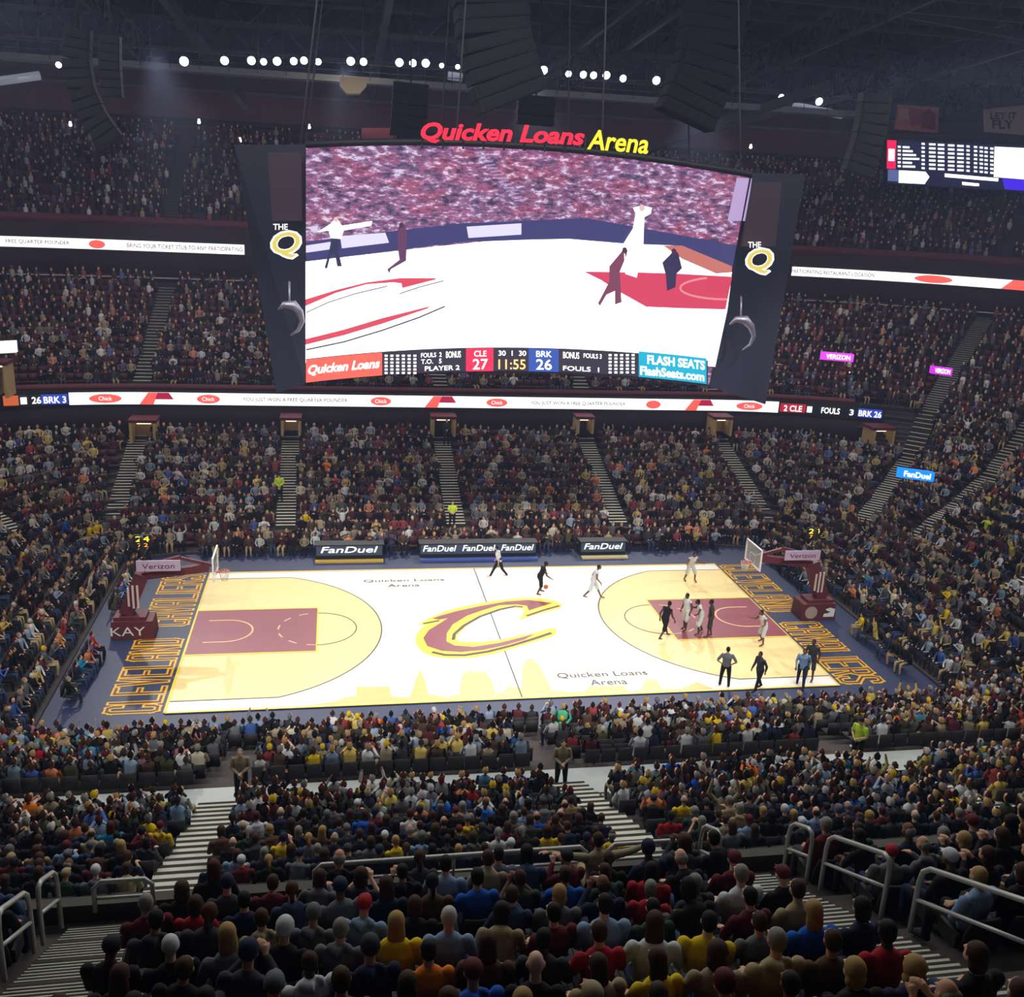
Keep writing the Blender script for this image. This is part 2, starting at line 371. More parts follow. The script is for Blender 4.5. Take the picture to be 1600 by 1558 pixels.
for i, x in enumerate(AT):
    f = lambda s: NT0 + s * NRISE / NDEP + .02
    stair('aisle_stairs', (x, -NTY - .2), (0, -1), 9.2, f, .12 if i < 2 else .17, 1.08, ['foreground striped aisle out at the left edge', 'foreground striped aisle at the lower left, beside the metal handrails', 'foreground striped aisle at the lower right, beside the metal handrails', 'foreground striped aisle beyond the right rail'][i], 'aisles of the near tier', (0, .22))
# walkway surface on the near side
wk = MB(); wk.box((-1, -18.0, 2.64), (32, 1.7, .04)); tag(wk.build('floor_walkway', mat('walkway', srgb(190, 195, 195), .5, noise=.05)), 'pale walkway across the near lower stand', None, None, 'structure')
fw = MB(); fw.box((-4, -NTY + .1, NT0 - 1.2), (40, .2, 3.0)); tag(fw.build('wall_parapet', mat('near_parapet', srgb(70, 66, 60), .8, noise=.1)), 'parapet wall at the front of the near tier', None, None, 'structure')

# ------------------------------------------------------------------ the court
L_, W_ = 14.325, 7.62
def wood(name, c, k=.07):
    m = bpy.data.materials.new(name); m.use_nodes = True; nt = m.node_tree; b = nt.nodes['Principled BSDF']
    t = nt.nodes.new('ShaderNodeTexCoord'); mp = nt.nodes.new('ShaderNodeMapping'); mp.inputs['Scale'].default_value = (.5, 9, 1)
    n = nt.nodes.new('ShaderNodeTexNoise'); n.inputs['Scale'].default_value = 1.6; n.inputs['Detail'].default_value = 3
    r = nt.nodes.new('ShaderNodeValToRGB'); r.color_ramp.elements[0].position = .3; r.color_ramp.elements[1].position = .7
    r.color_ramp.elements[0].color = (*[x * (1 - k) for x in c], 1); r.color_ramp.elements[1].color = (*[min(1, x * (1 + k)) for x in c], 1)
    nt.links.new(t.outputs['Object'], mp.inputs[0]); nt.links.new(mp.outputs[0], n.inputs['Vector']); nt.links.new(n.outputs['Fac'], r.inputs['Fac'])
    nt.links.new(r.outputs['Color'], b.inputs['Base Color']); b.inputs['Roughness'].default_value = .38; b.inputs['Specular IOR Level'].default_value = .35
    return m
M_WHITEWOOD = wood('overlit_maple', srgb(238, 232, 228), .03); M_WOOD = wood('maple', srgb(236, 212, 152)); M_TANW = wood('stained_maple', srgb(214, 188, 124))  # the whitest maple has game light glare painted into its pale wood
M_KEY = mat('maroon_paint', srgb(136, 66, 82), .4); M_YEL = mat('yellow_paint', srgb(240, 205, 60), .45); M_YEL2 = mat('gold_paint', srgb(225, 175, 30), .45)
M_BLK = mat('line_dark', srgb(70, 62, 60), .5); M_WHT = mat('white_paint', srgb(238, 236, 232), .5); M_PINK = mat('pale_line', srgb(235, 180, 140), .5)
LETM = mat('maroon_letter', srgb(100, 40, 52), .5)
Zc = lambda z: (lambda x, y: (x, y, z))
court = MB(); court.box((0, 0, .02), (2 * L_, 2 * W_, .04)); court = court.build('basketball_court', M_WHITEWOOD)
tag(court, 'pale maple basketball court with maroon keys in the middle of the arena', 'basketball court')
def arc3(s, r=7.24):
    cx = s * (L_ - 1.575); pts = [(s * L_, 6.7)]
    a0 = math.asin(6.7 / r)
    for i in range(41):
        a = a0 - 2 * a0 * i / 40; pts.append((cx - s * r * math.cos(a), r * math.sin(a)))
    pts.append((s * L_, -6.7)); return pts
flat('three_point_area', [arc3(-1)], Zc(.044), M_WOOD, court); flat('three_point_area', [arc3(1)], Zc(.044), M_WOOD, court)
for s in (-1, 1): flat('three_point_line', stroke(arc3(s), .06), Zc(.052), M_BLK, court)
def rect(x0, y0, x1, y1): return [(x0, y0), (x1, y0), (x1, y1), (x0, y1)]
for s in (-1, 1):
    kx = s * (L_ - 5.79)
    flat('key', [rect(min(s * L_, kx), -2.44, max(s * L_, kx), 2.44)], Zc(.05), M_KEY, court)
    flat('key_border', stroke([(s * L_, -2.5), (kx, -2.5), (kx, 2.5), (s * L_, 2.5)], .13), Zc(.056), M_YEL, court)
    cx = s * (L_ - 1.575)
    flat('restricted_arc', stroke([(cx + s * .9, -1.22), (cx, -1.22)] + [(cx - s * 1.22 * math.sin(math.pi * i / 20), -1.22 * math.cos(math.pi * i / 20)) for i in range(1, 20)] + [(cx, 1.22), (cx + s * .9, 1.22)], .09), Zc(.06), M_PINK, court)
    half = [(kx - s * 1.83 * math.sin(math.pi * i / 24), -1.83 * math.cos(math.pi * i / 24)) for i in range(25)]
    flat('free_throw_circle', stroke(half, .05), Zc(.06), M_BLK, court)
    d = []
    for i in range(0, 24, 4):
        d += stroke([(kx + s * 1.83 * math.sin(math.pi * (i + j) / 24), -1.83 * math.cos(math.pi * (i + j) / 24)) for j in range(3)], .08)
    flat('free_throw_dashes', d, Zc(.06), M_PINK, court)
flat('halfway_line', [rect(-.03, -W_, .03, W_)], Zc(.05), M_BLK, court)
flat('sideline', stroke([(-L_, -W_), (L_, -W_), (L_, W_), (-L_, W_), (-L_, -W_)], .12), Zc(.058), M_YEL, court)
# city skyline stained into the near half
def g2(px, py): p = atZ(px, py, .04); return (float(p[0]), float(p[1]))
sky = [(475, 1108), (500, 1100), (520, 1097), (540, 1090), (557, 1088), (557, 1073), (608, 1073), (612, 1088), (640, 1090), (645, 1078), (650, 1060), (656, 1047), (663, 1060), (670, 1085), (700, 1090), (718, 1085), (722, 1055), (730, 1049), (758, 1050), (768, 1062), (775, 1083), (786, 1081), (795, 1072), (815, 1075), (816, 1042), (824, 1030), (832, 1030), (842, 1040), (851, 1056), (862, 1079), (890, 1081), (914, 1081), (920, 1073), (975, 1071), (982, 1082), (1000, 1078), (1010, 1061), (1026, 1063), (1034, 1076), (1062, 1077), (1090, 1066)]
skw = [g2(*q) for q in sky]; skw = [(x, max(y, -7.5)) for x, y in skw]
flat('skyline_stain', [[(skw[0][0] - 1.2, -7.5)] + skw + [(skw[-1][0] + .5, -7.5)]], Zc(.046), M_TANW, court)
# centre logo, traced in court coordinates
lg = lambda c: g2(600 + c[0] / 4, 840 + c[1] / 4)
out = [(205, 552), (290, 500), (400, 455), (560, 418), (700, 394), (860, 378), (960, 380), (1060, 393), (1112, 420), (1105, 442), (1000, 470), (900, 497), (843, 520), (868, 480), (875, 452), (850, 440), (780, 440), (700, 460), (600, 500), (520, 550), (462, 610), (452, 640), (480, 653), (600, 655), (720, 640), (860, 610), (960, 590), (1030, 570), (1070, 565), (1082, 588), (1060, 617), (950, 650), (820, 690), (700, 727), (560, 752), (420, 757), (320, 747), (240, 717), (203, 672), (197, 622), (228, 572), (270, 545)]
inn = [(300, 508), (345, 492), (460, 460), (600, 430), (760, 402), (900, 392), (1052, 410), (905, 458), (893, 428), (830, 420), (720, 425), (620, 455), (520, 490), (430, 545), (393, 600), (390, 650), (440, 676), (560, 685), (720, 660), (860, 625), (945, 602), (880, 640), (760, 675), (620, 705), (480, 718), (360, 710), (270, 680), (245, 630), (280, 580), (345, 540), (400, 505), (345, 515)]
flat('centre_logo', [[lg(q) for q in out]], Zc(.052), M_YEL, court)
flat('centre_logo_fill', [[lg(q) for q in inn]], Zc(.058), M_KEY, court)
bk = []
for pts, wd in (([(432, 642), (440, 605), (500, 552), (600, 495), (720, 452), (820, 431), (868, 436)], .16), ([(1046, 598), (940, 634), (800, 677), (650, 715), (500, 738), (380, 736), (300, 718)], .2), ([(1096, 428), (1000, 455), (890, 492)], .16), ([(245, 540), (345, 521)], .14)):
    flat('centre_logo_stroke', stroke([lg(q) for q in pts], wd), Zc(.062), M_BLK, court)  # black strokes of the logo print
# lettering
def courttext(name, s, fn, box, m, off=0.0, z=.06):
    b = MB(); put_text(b, s, lambda x, y: (*fn(x, y), z), *box, offset=off); return b.build(name, m, court)
courttext('lettering', 'Quicken Loans', lambda x, y: (x, y), (-6.2, -1.85, 5.75, 6.15), M_BLK)
courttext('lettering', 'Arena', lambda x, y: (x, y), (-4.95, -3.25, 5.05, 5.45), M_BLK)
courttext('lettering', 'Quicken Loans', lambda x, y: (x, y), (1.9, 6.0, -6.05, -5.5), M_BLK)
courttext('lettering', 'Arena', lambda x, y: (x, y), (3.2, 4.85, -6.75, -6.25), M_BLK)
BLOCK = {'C': [[(1, .75), (1, .9), (.8, 1), (.2, 1), (0, .9), (0, .1), (.2, 0), (.8, 0), (1, .1), (1, .25)]], 'L': [[(0, 1), (0, 0), (1, 0)]], 'E': [[(1, 1), (0, 1), (0, 0), (1, 0)], [(0, .5), (.8, .5)]], 'V': [[(0, 1), (.5, 0), (1, 1)]],
         'A': [[(0, 0), (0, .9), (.2, 1), (.8, 1), (1, .9), (1, 0)], [(0, .45), (1, .45)]], 'N': [[(0, 0), (0, 1), (1, 0), (1, 1)]], 'D': [[(0, 0), (0, 1), (.8, 1), (1, .88), (1, .12), (.8, 0), (0, 0)]], 'I': [[(.5, 0), (.5, 1)]],
         'R': [[(0, 0), (0, 1), (.8, 1), (1, .9), (1, .6), (.8, .5), (0, .5)], [(.55, .5), (1, 0)]], 'S': [[(1, .78), (1, .9), (.8, 1), (.2, 1), (0, .9), (0, .62), (1, .38), (1, .1), (.8, 0), (.2, 0), (0, .1), (0, .22)]]}
for s in (-1, 1):
    for word, (a, b_) in (('CLEVELAND', (-7.55, -.55)), ('CAVALIERS', (.75, 7.55))):
        x0, x1 = L_ + .2, L_ + 2.35
        if s < 0: fn = lambda u, v: (-v, u)
        else: fn = lambda u, v: (v, -u)
        wds = [.5 if c == 'I' else 1.0 for c in word]; tot = sum(wds)
        for off, nm, m_, zz, inset in ((.28, 'end_lettering', M_YEL2, .014, .11), (.1, 'end_lettering_fill', LETM, .03, .19)):
            bb = MB(); cx = 0
            for c, w_ in zip(word, wds):
                u0 = a + (b_ - a) * cx / tot; u1 = a + (b_ - a) * (cx + w_) / tot; cx += w_
                U = lambda t: u0 + .15 + (u1 - u0 - .3) * t; Vv = lambda t: x0 + .14 + (x1 - x0 - .26) * t
                zi = zz
                for pl in BLOCK[c]:
                    P = [(U(p[0]), Vv(p[1])) for p in pl]
                    for p, q_ in zip(P[:-1], P[1:]):
                        l = math.dist(p, q_) or 1; e = off / 2; dx, dy = (q_[0] - p[0]) / l * e, (q_[1] - p[1]) / l * e
                        zi += .0007
                        for qd in stroke([(p[0] - dx, p[1] - dy), (q_[0] + dx, q_[1] + dy)], off): bb.add([(*fn(*t), zi) for t in qd], [(0, 1, 2, 3)])
            bb.build(nm, m_).parent = court

# basket supports
M_PAD = mat('maroon_pad', srgb(96, 40, 50), .55); M_GLASS = mat('backboard_glass', (.8, .85, .85), .08, alpha=.28)
def basket(s, label):
    r = empty('basketball_hoop', (s * 16.9, 0, 0)); tag(r, label, 'basketball hoop', 'basketball hoops')
    X = lambda x: s * ((x if x < 14.7 else x - 1.4 if x > 17 else x - 1.1) - 16.9)
    b = MB(); b.box((X(18.2), 0, .45), (1.9, 1.2, .86), taper=.94); b.box((X(18.3), 0, .95), (1.4, .9, .2)); base = b.build('base', M_PAD, r)
    b = MB(); b.beam((X(18.5), 0, 1.1), (X(17.7), 0, 3.0), .6, .62); b.build('upright', M_PAD, r)
    b = MB(); b.beam((X(17.7), 0, 2.9), (X(13.4), 0, 3.25), .3, .35); b.beam((X(17.5), 0, 3.35), (X(14.6), 0, 3.75), .2, .2); b.beam((X(14.6), 0, 3.72), (X(13.2), 0, 3.35), .14, .14); b.build('arm', M_PAD, r)
    b = MB(); b.beam((X(16.9), 0, 3.1), (X(13.5), 0, 3.05), .16, .14); b.build('arm_strip', M_WHT, r)
    b = MB(); b.box((X(16.6), -.5, 3.55), (1.9, .06, .5)); sg = b.build('sign_board', mat('sign_face', srgb(190, 170, 200), .5), r)
    b = MB(); put_text(b, 'Verizon', lambda x, y: (x, -.54, y), X(16.6) - .7, X(16.6) + .7, 3.42, 3.66); b.build('sign_text', LETM, sg)
    b = MB(); b.box((X(13.1), 0, 3.43), (.04, 1.83, 1.07)); bb = b.build('backboard', M_GLASS, r)
    b = MB()
    for z in (2.9, 3.97): b.box((X(13.1), 0, z), (.07, 1.88, .06))
    for y in (-.92, .92): b.box((X(13.1), y, 3.43), (.07, .06, 1.07))
    for q in stroke([(-.3, 3.05), (.3, 3.05), (.3, 3.5), (-.3, 3.5), (-.3, 3.05)], .05): b.add([(X(13.06), y, z) for y, z in q], [(0, 1, 2, 3)])
    b.build('backboard_frame', M_WHT, bb)
    b = MB(); cx = X(13.1) - s * .38; b.tube([(cx + .23 * math.cos(a), .23 * math.sin(a), 3.05) for a in [2 * math.pi * i / 20 for i in range(21)]], .018, 6); b.box((X(13.08) - s * .08, 0, 3.03), (.16, .14, .06)); b.build('rim', mat('rim_orange', srgb(225, 95, 60), .5), r)
    b = MB()
    for i in range(12):
        for sg_ in (-1, 1):
            a = 2 * math.pi * i / 12; P = [(cx + (.23 - .1 * t) * math.cos(a + sg_ * t * .8), (.23 - .1 * t) * math.sin(a + sg_ * t * .8), 3.04 - .45 * t) for t in (0, .35, .7, 1)]
            b.tube(P, .008, 3)
    b.build('net', M_WHT, r)
    b = MB(); b.box((X(17.6), 0, 4.55), (.12, .75, .6)); b.box((X(17.6), 0, 4.55), (.75, .1, .6)); b.tube([(X(17.6), 0, 3.1), (X(17.6), 0, 4.3)], .04, 6); ck = b.build('shot_clock', M_DARK, r)
    b = MB(); put_text(b, '24', lambda x, y: (x, -.06, y), X(17.6) - .3, X(17.6) + .3, 4.55, 4.8)
    b.build('clock_digits', glow('clock_yellow', (1, .75, .05), 2.2), ck)
    b = MB(); put_text(b, '7.2', lambda x, y: (x, -.06, y), X(17.6) - .22, X(17.6) + .22, 4.3, 4.47); b.build('clock_digits', glow('clock_orange', (1, .35, .05), 2.0), ck)
    # lettering on the pads
    if s < 0:
        b = MB(); put_text(b, 'KAY', lambda x, y: (x, -.985, y), X(19.2), X(17.5), .32, .8) if False else put_text(b, 'KAY', lambda x, y: (x, -.62, y), -.82, .68, .22, .64); b.build('pad_text', M_WHT, base)
    else:
        b = MB(); b.disc((-.55, -.63, .45), .34, (0, -1, 0), 20); b.build('pad_emblem', mat('emblem_grey', srgb(165, 150, 145), .5), base)
        b = MB(); b.add([(x * .8 + .12, -.63, z * .85 - .02) for x, z in ((0, .25), (.75, .25), (.8, .75), (.45, .85), (.1, .75), (.3, .62), (.5, .6), (.35, .5), (.05, .45))], [tuple(range(9))]); b.build('pad_emblem', M_WHT, base)
    for k in range(3):
        b = MB(); b.box((X(18.1) + .2 * (k - 1), -.35, 2.0), (.09, .05, 1.1 - .2 * (k == 0))); b.build('pad_stripe', mat('pad_stripe', srgb(215, 195, 190), .5), r)
    return r
basket(-1, 'maroon padded hoop with KAY on its base, behind the left baseline')
basket(1, 'maroon padded hoop with a round emblem on its base, behind the right baseline')

# courtside tables with led faces along the far sideline
M_LEDD = mat('led_slate', srgb(48, 60, 78), .5, 0, srgb(60, 75, 95), .35); M_LEDW = glow('led_white', (1, 1, 1), 1.6)
def table(x0, x1, n, label, strip):
    r = empty('courtside_table', ((x0 + x1) / 2, 9.5, 0)); tag(r, label, 'courtside table', 'led courtside tables'); w = x1 - x0
    b = MB(); b.box((0, .3, .45), (w, .6, .86)); b.box((0, .25, .9), (w + .1, .8, .05)); b.build('table_body', M_DARK, r)
    b = MB(); b.box((0, -.02, .56), (w - .1, .05, .62)); f = b.build('led_face', M_LEDD, r)
    b = MB()
    for i in range(n):
        c = -w / 2 + w * (i + .5) / n; ww = w / n * .42
        put_text(b, 'FanDuel', lambda x, y: (x, -.055, y), c - ww, c + ww, .42, .78, offset=.01, shear=.2)
    b.build('led_text', M_LEDW, f)
    b = MB(); b.box((0, -.45, .06), (w, .35, .1)); b.build('floor_strip', strip, r)
table(-8.8, -5.0, 1, 'courtside table with one lit script sign, left of the far sideline', mat('strip_gold', srgb(200, 165, 70), .5))
table(-2.9, 3.95, 3, 'long courtside table with three lit script signs at halfway', mat('strip_blue', srgb(70, 90, 170), .5))
table(6.6, 9.4, 1, 'short courtside table with one lit sign, right of halfway', mat('strip_pale', srgb(215, 200, 150), .5))

# ------------------------------------------------------------------ the big scoreboard
JY = -4.0
def scr(px, py, off=0.0):
    p = atY(px, py, JY)
    for _ in range(4):
        y = JY - .35 + .012 * (p[0] * p[0]) * .45 ; p = atY(px, py, y - off)
    return (float(p[0]), float(p[1]), float(p[2]))
board = empty('scoreboard', (0, 0, 12.0)); tag(board, 'huge central hanging scoreboard with bright curved video screen', 'scoreboard')
def jpart(name, mb, m, parent=board):
    o = mb.build(name, m, parent); o.matrix_parent_inverse = Matrix.Translation((0, 0, -12.0)) if parent is board else Matrix.Identity(4); return o
def quad_grid(c, nx=16, ny=2, off=0.0, fn=None):
    """c = px corners tl, tr, br, bl with optional mid bow; returns V,F on the screen surface"""
    tl, tr, br, bl, bt, bb = c; V = []; Fs = []; fn = fn or scr
    for j in range(ny + 1):
        for i in range(nx + 1):
            u = i / nx; v = j / ny; bow = 4 * u * (1 - u)
            tx, ty = tl[0] + (tr[0] - tl[0]) * u, tl[1] + (tr[1] - tl[1]) * u - bt * bow
            bx, by = bl[0] + (br[0] - bl[0]) * u, bl[1] + (br[1] - bl[1]) * u - bb * bow
            V.append(fn(tx + (bx - tx) * v, ty + (by - ty) * v, off))
    for j in range(ny):
        for i in range(nx):
            a = j * (nx + 1) + i; Fs.append((a, a + nx + 1, a + nx + 2, a + 1))
    return V, Fs
SCC = ((478, 228), (1173, 275), (1108, 601), (478, 595), 21, 20)
# screen body: front sheet, back, closed sides
b = MB(); V1, F1 = quad_grid(((474, 224), (1177, 271), (1112, 605), (474, 599), 21, 20), 20, 1, 0)
V2 = [(x, 3.6, z) for x, y, z in V1]; n1 = len(V1); nx = 20
Fs = list(F1) + [tuple(n1 + i for i in f[::-1]) for f in F1]
edge = [i for i in range(nx + 1)] + [2 * nx + 1 - i for i in range(nx + 1)]
for k in range(len(edge)):
    a, c = edge[k], edge[(k + 1) % len(edge)]; Fs.append((a, c, n1 + c, n1 + a))
b.add(V1 + V2, Fs); M_JBODY = mat('scoreboard_body', srgb(34, 38, 58), .6); M_JSIDE = mat('scoreboard_panel', srgb(44, 46, 66), .55, noise=.15, nscale=.4)
jpart('housing', b, M_JBODY)
def crowd_screen_mat():
    m = bpy.data.materials.new('screen_crowd'); m.use_nodes = True; nt = m.node_tree; b = nt.nodes['Principled BSDF']; b.inputs['Base Color'].default_value = (.01, .01, .01, 1)
    t = nt.nodes.new('ShaderNodeTexCoord'); mp = nt.nodes.new('ShaderNodeMapping'); mp.inputs['Scale'].default_value = (1.5, .2, 3.4)
    nz = nt.nodes.new('ShaderNodeTexNoise'); nz.inputs['Scale'].default_value = 2.2; nz.inputs['Detail'].default_value = 6; nz.inputs['Roughness'].default_value = .75
    n2 = nt.nodes.new('ShaderNodeTexVoronoi'); n2.inputs['Scale'].default_value = 1.1
    r = nt.nodes.new('ShaderNodeValToRGB'); e = r.color_ramp.elements
    mp.inputs['Scale'].default_value = (1.0, .2, 2.6); e[0].position = .36; e[0].color = (*srgb(36, 34, 62), 1); e[1].position = .6; e[1].color = (*srgb(240, 225, 250), 1)
    for p, c in ((.43, srgb(74, 60, 98)), (.48, srgb(130, 95, 140)), (.51, srgb(176, 70, 96)), (.54, srgb(140, 110, 160)), (.57, srgb(190, 165, 210))):
        q = e.new(p); q.color = (*c, 1)
    mx = nt.nodes.new('ShaderNodeMix'); mx.data_type = 'RGBA'; mx.blend_type = 'MIX'; mx.inputs['Factor'].default_value = .16
    hs = nt.nodes.new('ShaderNodeValToRGB'); h = hs.color_ramp.elements; h[0].color = (*srgb(50, 45, 80), 1); h[1].color = (*srgb(225, 80, 90), 1); h[1].position = .9
    q = h.new(.5); q.color = (*srgb(120, 110, 170), 1)
    sx = nt.nodes.new('ShaderNodeSeparateColor')
    nt.links.new(t.outputs['Object'], mp.inputs[0]); nt.links.new(mp.outputs[0], nz.inputs['Vector']); nt.links.new(mp.outputs[0], n2.inputs['Vector'])
    nt.links.new(nz.outputs['Fac'], r.inputs['Fac']); nt.links.new(n2.outputs['Color'], sx.inputs[0]); nt.links.new(sx.outputs[0], hs.inputs['Fac'])
    nt.links.new(r.outputs['Color'], mx.inputs['A']); nt.links.new(hs.outputs['Color'], mx.inputs['B'])
    nt.links.new(mx.outputs['Result'], b.inputs['Emission Color']); b.inputs['Emission Strength'].default_value = 1.0
    return m
b = MB(); V1, F1 = quad_grid(SCC, 20, 6, .02); b.add(V1, F1); screen = jpart('video_screen', b, crowd_screen_mat())
import bmesh
def cut_poly(pts, step):
    '''tessellate a 2d polygon and slice it into vertical slivers so it can follow a curve'''
    bm = bmesh.new(); vs = [bm.verts.new((p[0], p[1], 0)) for p in pts]
    for t in tessellate_polygon([[Vector((p[0], p[1], 0)) for p in pts]]):
        try: bm.faces.new([vs[i] for i in t])
        except ValueError: pass
    xs = [p[0] for p in pts]; x = math.ceil(min(xs) / step) * step
    while x < max(xs):
        bmesh.ops.bisect_plane(bm, geom=bm.verts[:] + bm.edges[:] + bm.faces[:], plane_co=(x, 0, 0), plane_no=(1, 0, 0)); x += step
    bm.verts.index_update(); V = [(v.co.x, v.co.y) for v in bm.verts]; T = [tuple(v.index for v in f.verts) for f in bm.faces]; bm.free(); return V, T
def spoly(name, polys, m, off, parent=screen):
    b = MB()
    for pts in polys:
        V, T = cut_poly(pts, 24); b.add([scr(x, y, off) for x, y in V], T)
    return jpart(name, b, m, parent)
def sc2(x0, y0, k): return lambda c: (x0 + c[0] / k, y0 + c[1] / k)
A3 = sc2(360, 180, 3.387); B4 = sc2(800, 180, 3.387)
G = lambda n, c, e: glow('scr_' + n, srgb(*c), e)
W1 = glow('scr_white', (1, 1, 1), 2.2, True)
spoly('screen_boards', [[A3(q) for q in ((400, 670), (840, 615), (1250, 570), (1558, 560), (1558, 660), (1250, 668), (840, 720), (400, 775))], [B4(q) for q in ((0, 560), (400, 545), (700, 600), (1190, 690), (1170, 830), (860, 700), (0, 690))]], G('navy', (62, 62, 118), 1), .03)
for pp_ in [[A3(q) for q in ((400, 690), (530, 670), (530, 710), (400, 728))], [A3(q) for q in ((580, 640), (820, 622), (840, 675), (590, 705))], [A3(q) for q in ((1250, 590), (1540, 572), (1540, 632), (1260, 650))]]: spoly('screen_banner', [pp_], G('pale', (225, 220, 250), 1.1), .04)
spoly('screen_court', [[A3(q) for q in ((398, 775), (700, 740), (1000, 705), (1350, 668), (1558, 660))] + [B4(q) for q in ((300, 655), (600, 680), (860, 690), (1165, 830), (1140, 1030), (1075, 1332), (700, 1290), (340, 1258), (0, 1246))] + [A3(q) for q in ((1240, 1246), (800, 1268), (398, 1312))]], W1, .05)
spoly('screen_lane', [[B4(q) for q in ((380, 828), (660, 832), (860, 838), (1165, 855), (1130, 1028), (900, 1022), (710, 1014), (560, 930), (470, 872))]], G('lane', (205, 60, 92), 1.2), .06)
spoly('screen_apron', [[B4(q) for q in ((800, 690), (900, 690), (1165, 800), (1162, 832), (1080, 838), (900, 760))]], G('apron', (205, 120, 110), 1), .06)
arcp = [B4((1140 - 250 * math.sin(a), 915 - 60 * math.cos(a))) for a in [math.pi * i / 14 for i in range(2, 15)]]
spoly('screen_arc', stroke(arcp, 3.2), G('arcl', (235, 140, 150), 1.1), .07)
spoly('screen_logo', [[A3(q) for q in ((398, 975), (560, 925), (720, 885), (900, 862), (1090, 862), (1085, 870), (910, 915), (905, 890), (860, 885), (720, 895), (560, 940), (398, 1010))], [A3(q) for q in ((398, 1185), (600, 1135), (800, 1075), (1060, 1010), (1040, 1025), (800, 1105), (600, 1165), (398, 1215))]], G('lred', (222, 70, 92), 1.1), .06)
spoly('screen_logo_edge', stroke([A3(q) for q in ((400, 1045), (520, 990), (660, 945), (830, 905))], 1.6) + stroke([A3(q) for q in ((895, 945), (1000, 910), (1130, 876))], 1.6) + stroke([A3(q) for q in ((400, 1242), (600, 1200), (800, 1140), (1000, 1070), (1135, 1012))], 2.4), G('edge', (95, 75, 105), .8), .06)
# figures on the screen
spoly('screen_referee', [[A3(q) for q in ((460, 620), (530, 575), (560, 540), (590, 585), (750, 560), (745, 585), (600, 610), (585, 655), (530, 650), (520, 610))]], W1, .07)
spoly('screen_referee_legs', [[A3(q) for q in ((535, 655), (578, 655), (572, 720), (590, 800), (565, 800), (553, 730), (530, 740), (512, 812), (498, 808), (520, 730))]], G('dk', (50, 50, 88), 1), .07)
spoly('screen_player', [[A3(q) for q in ((885, 600), (900, 575), (925, 580), (935, 620), (930, 770), (850, 815), (840, 838), (830, 815), (895, 765), (885, 700))]], G('dkr', (105, 60, 100), 1), .07)
spoly('screen_player', [[B4(q) for q in ((590, 680), (640, 600), (655, 520), (640, 490), (690, 478), (740, 490), (735, 520), (700, 540), (695, 680), (690, 700), (660, 860), (600, 840))]], W1, .07)
spoly('screen_player', [[B4(q) for q in ((590, 710), (612, 715), (605, 745), (570, 830), (580, 990), (545, 1002), (545, 930), (500, 950), (465, 1010), (455, 995), (515, 880), (515, 800))]], G('dkr2', (130, 65, 95), 1), .07)
spoly('screen_player', [[B4(q) for q in ((860, 712), (880, 730), (900, 810), (870, 840), (865, 910), (820, 930), (815, 850), (795, 780), (830, 745))]], G('dkb', (55, 45, 85), 1), .08)
for hx, hy, hr, mm in ((525, 343, 3.6, G('headl', (225, 190, 190), 1.1)), (627, 352, 3.6, G('headd', (80, 45, 70), 1)), (976, 391, 4, G('headd', (80, 45, 70), 1)), (1053, 393, 4, G('headd', (80, 45, 70), 1)), (1003, 325, 4.5, G('headl', (225, 190, 190), 1.1))):
    spoly('screen_head', [[(hx + hr * math.cos(a), hy + hr * 1.2 * math.sin(a)) for a in [2 * math.pi * i / 12 for i in range(12)]]], mm, .09)
spoly('screen_stairs', [[A3(q) for q in ((1290 + 14 * k, 195 + 17 * k), (1345 + 14 * k, 190 + 17 * k), (1348 + 14 * k, 196 + 17 * k), (1293 + 14 * k, 202 + 17 * k))] for k in range(16)], G('stairs', (170, 150, 195), 1), .04)
spoly('screen_column', [[B4(q) for q in ((1190, 330), (1270, 335), (1240, 560), (1140, 560))]], G('col', (190, 165, 215), 1), .04)
# score strip
bot = lambda px: 598 - 20 * 4 * ((px - 478) / 640) * (1 - (px - 478) / 640) + (px - 478) * .006
def strip(name, x0, x1, m, off, h=36, parent=screen):
    xs_ = list(np.linspace(x0, x1, max(2, int((x1 - x0) / 24) + 1))); return spoly(name, [[(x, bot(x) - h) for x in xs_] + [(x, bot(x)) for x in xs_[::-1]]], m, off, parent)
strip('score_strip', 478, 1106, G('strip', (52, 42, 66), .9), .06, 37)
strip('sponsor_banner', 478, 597, G('or', (250, 100, 85), 1.2), .07, 36); strip('sponsor_banner', 998, 1104, G('cy', (0, 165, 200), 1.3), .07, 40)
strip('score_panel', 728, 771, G('cr', (232, 40, 85), 1.2), .07); strip('score_panel', 826, 873, G('cb', (50, 85, 180), 1.1), .07)
def stext(s, x0, x1, h0, h1, m, off=.09, shear=0, o2=0.01):
    b = MB(); put_text(b, s, lambda x, y: scr(x, bot(x) - y, off), x0, x1, h0, h1, offset=o2, shear=shear); jpart('screen_text', b, m, screen)
stext('27', 739, 762, 3, 19, W1); stext('CLE', 741, 760, 23, 32, W1); stext('26', 838, 862, 3, 19, W1); stext('BRK', 838, 862, 23, 32, W1)
stext('11:55', 779, 821, 3, 18, glow('scr_amber', (1, .62, .2), 1.6)); stext('30  1  30', 779, 822, 24, 32, W1)
stext('Quicken Loans', 482, 593, 10, 26, W1, shear=.25, o2=.03); stext('FLASH SEATS', 1012, 1101, 22, 35, W1, o2=.03); stext('FlashSeats.com', 1001, 1100, 4, 17, W1, o2=.03)
sm = []
